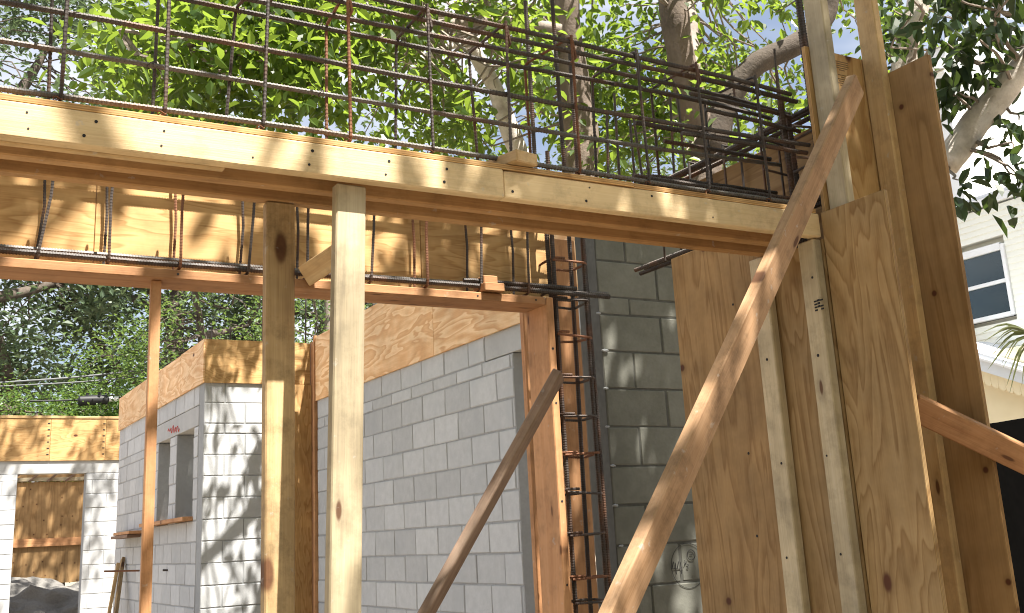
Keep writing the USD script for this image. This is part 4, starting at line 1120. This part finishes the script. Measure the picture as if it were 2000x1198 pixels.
st_.part('limb', m, 'grey_bark', smooth=True)
crown(st_, [t1, l4], cen, 54, 0.20, 0.128, 0.062, 'broad_leaf', 32, singles=150)
wt = Thing('leaning_pale_tree', 'leaning pale sunlit trunk showing through the middle of the cage', 'tree', (6.1, 9.2, 0))
m, t3 = trunk([(6.9, 9.3, -0.1), at(1090, 560, Y=9.2), at(1035, 350, Y=9.0), at(1005, 280, Y=9.0), at(965, 170, Y=8.9), at(930, 110, Y=8.8), at(900, 60, Y=8.7), at(820, 20, Y=8.4), at(740, 5, Y=8.2), at(640, -40, Y=8.0)],
              [0.24, 0.21, 0.175, 0.165, 0.15, 0.125, 0.10, 0.075, 0.05, 0.03], seed=7)
wt.part('trunk', m, 'pale_bark', smooth=True)
m, l5 = trunk([at(985, 60, Y=8.6), at(880, 90, Y=8.3), at(800, 120, Y=8.0), at(735, 75, Y=7.8), at(700, 20, Y=7.6)], [0.05, 0.04, 0.035, 0.03, 0.02], seed=8)
wt.part('limb', m, 'pale_bark', smooth=True)
m, l6 = trunk([at(740, 5, Y=8.2), at(560, 60, Y=7.7), at(420, 110, Y=7.3), at(300, 70, Y=7.0), at(235, 60, Y=6.8)], [0.04, 0.03, 0.025, 0.02, 0.012], seed=9)
wt.part('limb', m, 'pale_bark', smooth=True)
cen = np.vstack([view_clumps(215, 640, -160, 170, 6.4, 8.8, 68, 24, 0.6, 0.8), view_clumps(230, 560, 100, 230, 6.6, 8.0, 12, 25, 0.6)])
crown(wt, [t3[-20:], l5, l6], cen, 54, 0.20, 0.128, 0.062, 'broad_leaf', 33, singles=160)

# --- the dark tree at the right edge
rt = Thing('right_edge_tree', 'dark leaved tree with grey limbs hanging in front of the cream house', 'tree', (7.6, 3.6, 0))
m, t4 = trunk([(7.9, 3.3, -0.1), (7.75, 3.4, 2.0), at(2080, 420, X=7.2), at(2055, 60, X=7.1), at(2020, -200, X=7.0)], [0.24, 0.2, 0.17, 0.14, 0.1], seed=10)
rt.part('trunk', m, 'grey_bark', smooth=True)
m, l7 = trunk([at(1845, 322, D=7.3), at(1870, 290, D=7.3), at(1905, 240, D=7.3), at(1950, 190, D=7.25), at(2000, 125, D=7.2), at(2060, 60, D=7.2)], [0.10, 0.10, 0.092, 0.086, 0.08, 0.08], seed=11)
BARE += [(l7, 0.13)]
rt.part('limb', m, 'pale_bark', smooth=True)
m, l8 = trunk([at(1845, 322, D=7.3), at(1838, 360, D=7.35), at(1850, 400, D=7.4)], [0.05, 0.02, 0.008], seed=12)
rt.part('limb', m, 'grey_bark', smooth=True)
cen = [at(px, py, D=d) for px, py, d in ((1850, 380, 7.0), (1872, 352, 7.0), (1845, 172, 7.2), (1872, 180, 7.2), (1905, 150, 7.3), (1930, 165, 7.2), (1985, 340, 7.1), (1978, 290, 7.0), (1990, 235, 7.2), (2010, 350, 7.1), (1850, 85, 7.2), (1890, 110, 7.2))]
cen2 = view_clumps(1850, 2090, -140, 110, 3.3, 5.0, 26, 26, 0.6, 0.6)
crown(rt, [t4, l7, l8], np.vstack([np.array(cen), cen2]), 20, 0.11, 0.14, 0.07, 'deep_leaf', 34, singles=260, droop=0.8)
rt2 = Thing('pale_trunk_tree', 'pale grey trunk rising behind the top of the right plywood forms', 'tree', (7.0, 5.6, 0))
m, t5 = trunk([(6.9, 5.6, -0.1), (6.95, 5.6, 2.5), at(1752, 260, Y=5.5), at(1762, 150, Y=5.4), at(1780, 60, Y=5.3), at(1800, -30, Y=5.2), at(1830, -300, Y=5.0)], [0.14, 0.12, 0.105, 0.10, 0.098, 0.092, 0.06], seed=13)
rt2.part('trunk', m, 'pale_bark', smooth=True)
cen = np.vstack([view_clumps(1700, 1880, -150, 40, 4.5, 6.5, 14, 27, 0.7), np.array([at(1735, 60, Y=5.2), at(1720, 100, Y=5.4), at(1745, 20, Y=5.3)])])
crown(rt2, [t5], cen, 24, 0.13, 0.13, 0.065, 'deep_leaf', 35, singles=60)

# --- palm frond at the right edge
pm = Thing('palm', 'pale green palm frond poking in at the right edge before the porch roof', 'palm', (9.6, 4.6, 0))
base = at(2022, 655, X=9.0)
pm.part('trunk', tube([(base[0] + 0.2, base[1] - 0.25, 0), base + [0.1, -0.15, 0.25]], [0.11, 0.09], 10), 'grey_bark', smooth=True)
for k in range(22):
    a = math.radians(-12 + k * 6.5)
    tip = base + 0.46 * (1 + 0.15 * rng.normal()) * (-_R * math.cos(a) + (-_U) * math.sin(a) * 0.8) + rng.normal(0, 0.05, 3)
    mid = (base + tip) / 2 + np.array([0, 0, 0.06])
    P = smooth_path([base, mid, tip + [0, 0, -0.07]], 0.08)
    w = 0.011 * np.sin(np.linspace(0.35, math.pi - 0.02, len(P)))
    s = np.cross(tip - base, _F + rng.normal(0, 0.5, 3)); s /= np.linalg.norm(s)
    n2 = np.cross(tip - base, s); n2 /= np.linalg.norm(n2)
    v = np.vstack([P + s * w[:, None], P + n2 * 0.004, P - s * w[:, None]]); q = len(P)
    f = []
    for i in range(q - 1):
        f += [(i, q + i, q + i + 1), (i, q + i + 1, i + 1), (q + i, 2 * q + i, 2 * q + i + 1), (q + i, 2 * q + i + 1, q + i + 1)]
    pm.part('frond', M(v, f), 'palm_leaf')

# --- distant trees
def oak(name, label, x, y, h, rad, n, per, size, mm, seed, group=None, z0=0.25, limbs=5, flat=1.0):
    r = np.random.default_rng(seed)
    t = Thing(name, label, 'tree', (x, y, 0), group)
    tm, tp_ = trunk([(x, y, -0.1), (x + r.normal(0, .2), y, h * 0.25), (x + r.normal(0, .5), y + r.normal(0, .4), h * 0.55), (x + r.normal(0, .6), y, h * 0.85)], [0.03 * h, 0.024 * h, 0.016 * h, 0.004 * h], seed=seed, step=0.4)
    t.part('trunk', tm, 'dark_bark', smooth=True)
    paths = [tp_]
    for k in range(limbs):
        az = r.uniform(0, 2 * math.pi); el = r.uniform(0.15, 0.9)
        b = tp_[int(len(tp_) * r.uniform(0.35, 0.8))]
        e = b + np.array([math.cos(az) * math.cos(el) * rad * 0.85, math.sin(az) * math.cos(el) * rad * 0.85, math.sin(el) * h * 0.35])
        lm, lp = trunk([b, b + (e - b) * 0.35 + r.normal(0, .25, 3), b + (e - b) * 0.7 + r.normal(0, .3, 3), e], [0.011 * h, 0.008 * h, 0.005 * h, 0.002 * h], n=8, seed=seed + k, step=0.4)
        t.part('limb', lm, 'dark_bark', smooth=True); paths.append(lp)
    C = r.normal(0, 1, (n * 4, 3)); C /= np.linalg.norm(C, axis=1, keepdims=True)
    C *= r.uniform(0.35, 1.0, (n * 4, 1)) ** 0.5
    C = C * [rad, rad, h * (1 - z0) / 2 * flat] + [x, y, h * (1 + z0) / 2]
    nz = meshkit.fbm(C / (rad * 0.45), 2, seed); C = C[nz > np.quantile(nz, 0.45)][:n]
    crown(t, paths, C, per, rad * 0.085, size, size * 0.55, mm, seed, twig=True, bark='dark_bark', detail=False, droop=0.2, r0=0.03)


for k, (px, Y, h, rad, n, per, size, mm, lab, z0) in enumerate((
        (430, 25, 9.6, 3.3, 130, 90, 0.12, 'oak_leaf', 'live oak with dark spreading branches behind the thin reddish post', 0.28),
        (-330, 28, 6.8, 3.0, 110, 100, 0.115, 'oak_leaf', 'live oak cut by the left edge under the plank header', 0.2),
        (130, 26, 5.5, 2.6, 160, 110, 0.10, 'bush_leaf', 'bushy bright green tree behind the overhead cables at the left', 0.05),
        (-60, 25, 5.2, 2.4, 140, 100, 0.10, 'bush_leaf', 'low green tree at the left edge above the far plywood band', 0.05),
        (300, 26.5, 5.8, 2.4, 140, 110, 0.10, 'bush_leaf', 'low green tree just left of the window wall', 0.05),
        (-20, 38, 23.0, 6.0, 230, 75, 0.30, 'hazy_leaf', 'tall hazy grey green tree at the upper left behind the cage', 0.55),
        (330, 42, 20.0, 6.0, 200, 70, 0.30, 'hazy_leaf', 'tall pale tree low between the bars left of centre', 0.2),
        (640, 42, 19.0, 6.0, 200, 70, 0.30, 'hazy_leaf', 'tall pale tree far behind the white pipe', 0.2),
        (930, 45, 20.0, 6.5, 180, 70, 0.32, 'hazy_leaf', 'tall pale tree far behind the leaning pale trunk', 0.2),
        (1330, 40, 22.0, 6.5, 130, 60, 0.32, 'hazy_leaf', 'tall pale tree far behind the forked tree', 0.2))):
    x = at(px, 1100, Y=Y)[0]
    oak('oak_tree', lab, x, Y, h, rad, n, per, size, mm, 50 + k)

for k, (x, y, h, rad, lab) in enumerate(((-9, -9, 11, 4.5, 'oak behind the viewer on the left'), (-1, -12, 12, 5.0, 'oak standing straight behind the viewer'), (7, -13, 11, 4.5, 'oak behind the viewer on the right'), (-10, 0, 10, 4.0, 'oak beside the viewer, at the left'), (-8, -4.5, 10, 3.6, 'oak diagonally behind the viewer, at the left'), (-3, -9.5, 9, 3.4, 'smaller oak behind the viewer'))):
    oak('oak_tree', lab, x, y, h, rad, 170, 40, 0.42, 'oak_leaf', 90 + k, z0=0.08)
# ================================================================ THE TREE THAT SHADES THE SITE (overhead)
e1 = np.cross(SUN, [0, 0, 1.0]); e1 /= np.linalg.norm(e1); e2 = np.cross(SUN, e1)
uv = lambda P: np.stack([np.asarray(P) @ e1, np.asarray(P) @ e2], -1)
# (point that lies in the tree's shade, reach in metres, share of sun let through)
SHADE = [((-0.1, 2.6, 2.6), 0.3, 1.0), ((0.2, 2.6, 2.6), 0.25, 1.0), ((0.4, 2.6, 2.6), 0.25, 1.0), ((0.6, 2.6, 2.6), 0.2, 1.0), ((0.3, 2.6, 2.55), 0.2, 1.0), ((0.5, 2.6, 2.65), 0.2, 1.0), ((0.8, 2.6, 2.6), 0.2, 0.75), ((1.15, 2.6, 2.6), 0.25, 0.6), ((1.75, 2.6, 2.6), 0.3, 0.12), ((2.3, 2.6, 2.6), 0.45, 0.06),
         ((2.9, 2.35, 3.3), 0.5, 0.08), ((2.9, 2.35, 2.6), 0.5, 0.15), ((2.9, 2.35, 1.8), 0.5, 0.2), ((2.9, 2.35, 1.0), 0.5, 0.2),
         ((3.6, 4.7, 3.0), 0.6, 0.04), ((3.6, 4.7, 2.2), 0.6, 0.06), ((3.6, 4.7, 1.4), 0.6, 0.10), ((2.8, 4.3, 2.0), 0.4, 0.25), ((3.7, 6.26, 2.0), 0.8, 0.03), ((3.7, 6.26, 1.2), 0.8, 0.03), ((3.7, 6.26, 2.7), 0.6, 0.03),
         ((0.5, 4.28, 2.9), 0.4, 0.42), ((1.2, 4.28, 2.9), 0.4, 0.35), ((2.0, 4.28, 2.9), 0.45, 0.15),
         ((3.55, 4.7, 2.9), 0.28, 0.01), ((3.55, 4.7, 2.5), 0.28, 0.01), ((3.55, 4.7, 2.1), 0.28, 0.01), ((3.6, 4.7, 1.7), 0.28, 0.02), ((3.31, 4.7, 2.85), 0.12, 0.7), ((3.31, 4.7, 2.45), 0.14, 0.7), ((3.84, 4.7, 1.2), 0.14, 0.95), ((3.72, 4.7, 1.08), 0.1, 0.9), ((3.84, 4.7, 1.0), 0.14, 0.95), ((1.0, 2.7, 2.2), 0.3, 0.75), ((0.95, 2.8, 1.5), 0.35, 0.6), ((1.9, 2.2, 2.2), 0.4, 0.3)]
SC = uv([s[0] for s in SHADE]); SR = np.array([s[1] for s in SHADE]); ST = np.array([s[2] for s in SHADE])


def through(P):
    d = np.linalg.norm(uv(P)[:, None] - SC[None], axis=2) / SR
    w = np.exp(-1.2 * d ** 2)
    return (w @ ST + 0.12 * 0.5) / (w.sum(1) + 0.12)


ov = Thing('overhanging_tree', 'spreading tree whose crown hangs over the site and dapples it with shade', 'tree', (5.5, -4.2, 0))
m, ot = trunk([(5.5, -4.2, -0.1), (5.4, -4.1, 2.5), (5.0, -3.7, 5.0), (4.2, -2.6, 7.2)], [0.28, 0.24, 0.2, 0.12], seed=40)
ov.part('trunk', m, 'grey_bark', smooth=True)
paths = [ot]
for k, e in enumerate(((3.2, 0.2, 8.2), (1.2, -1.6, 8.0), (3.8, 2.2, 8.6), (0.4, 0.6, 8.4), (5.2, 0.8, 8.2))):
    b = ot[-6]
    m, lp = trunk([b, b + (np.array(e) - b) * 0.4 + [0, 0, 0.5], np.array(e)], [0.10, 0.07, 0.03], n=8, seed=41 + k, step=0.3)
    ov.part('limb', m, 'grey_bark', smooth=True); paths.append(lp)
r = np.random.default_rng(77)
P = r.uniform([-1.2, -3.8, 6.6], [6.6, 3.0, 8.8], (90000, 3))
T = through(P)
clump = np.clip((meshkit.fbm(np.concatenate([uv(P) / 0.28, np.zeros((len(P), 1))], 1), 3, 5) - 0.36) / 0.22, 0, 2.2)
dens = -np.log(np.clip(T, 0.03, 0.999)) * np.where(T < 0.2, 1.0 + 0.25 * clump, clump)
keep = r.uniform(0, 1, len(P)) < np.clip(dens * 0.125, 0, 1)
P = P[keep]
clear = np.zeros(len(P), bool)
for x in np.arange(-0.2, 0.72, 0.1):                              # the gap in the crown that lets the sun onto the left of the beam
    d = np.array([x, 2.6, 2.6]) - P; t = -(d @ SUN)
    clear |= (t > 0) & (np.linalg.norm(d + SUN * t[:, None], axis=1) < 0.15)
P = P[~clear]
for tgt in ((3.72, 6.26, 1.5), (3.72, 6.26, 2.2), (3.72, 6.3, 0.9)):   # bough over the doorway of the long wall
    P = np.vstack([P, np.array(tgt) + SUN * 6.3 + r.normal(0, 1, (330, 3)) * [0.26, 0.26, 0.25]])
V, F, m_, nf = leaves(P, None, 0.16, 0.085, droop=0.3, seed=78, detail=True)
ov.part('crown', M(V, F), 'broad_leaf', kind='stuff')
print('overhead leaves', len(P))
# far part: oak limbs over the far court
fo = Thing('courtyard_oak', 'tall oak whose crown overhangs the far courtyard walls', 'tree', (-2.5, 14.5, 0))
m, fp = trunk([(-2.5, 14.5, -0.1), (-2.3, 14.4, 4), (-1.2, 14.0, 8), (1.0, 13.8, 10.5), (3.2, 13.6, 11)], [0.3, 0.26, 0.2, 0.12, 0.05], seed=60, step=0.3)
fo.part('trunk', m, 'dark_bark', smooth=True)
P = r.uniform([0.6, 11.8, 9.8], [5.6, 16.2, 11.6], (30000, 3))
clump = np.clip((meshkit.fbm(np.concatenate([uv(P) / 0.4, np.zeros((len(P), 1))], 1), 3, 15) - 0.40) / 0.2, 0, 2)
P = P[r.uniform(0, 1, len(P)) < clump * 0.13]
Q = [P]
for tgt, rad_, k in (((2.4, 20.0, 2.3), 1.05, 1000), ((2.72, 11.75, 2.35), 0.75, 520), ((2.72, 12.7, 2.35), 0.6, 380)):   # denser boughs over the rear form and the windows
    c = np.array(tgt) + SUN * 9.0
    Q.append(c + r.normal(0, 1, (k, 3)) * rad_ * [0.55, 0.5, 0.3])
P = np.vstack(Q)
V, F, m_, nf = leaves(P, None, 0.16, 0.08, droop=0.3, seed=79, detail=False)
fo.part('crown', M(V, F), 'oak_leaf', kind='stuff')
print('far leaves', len(P))
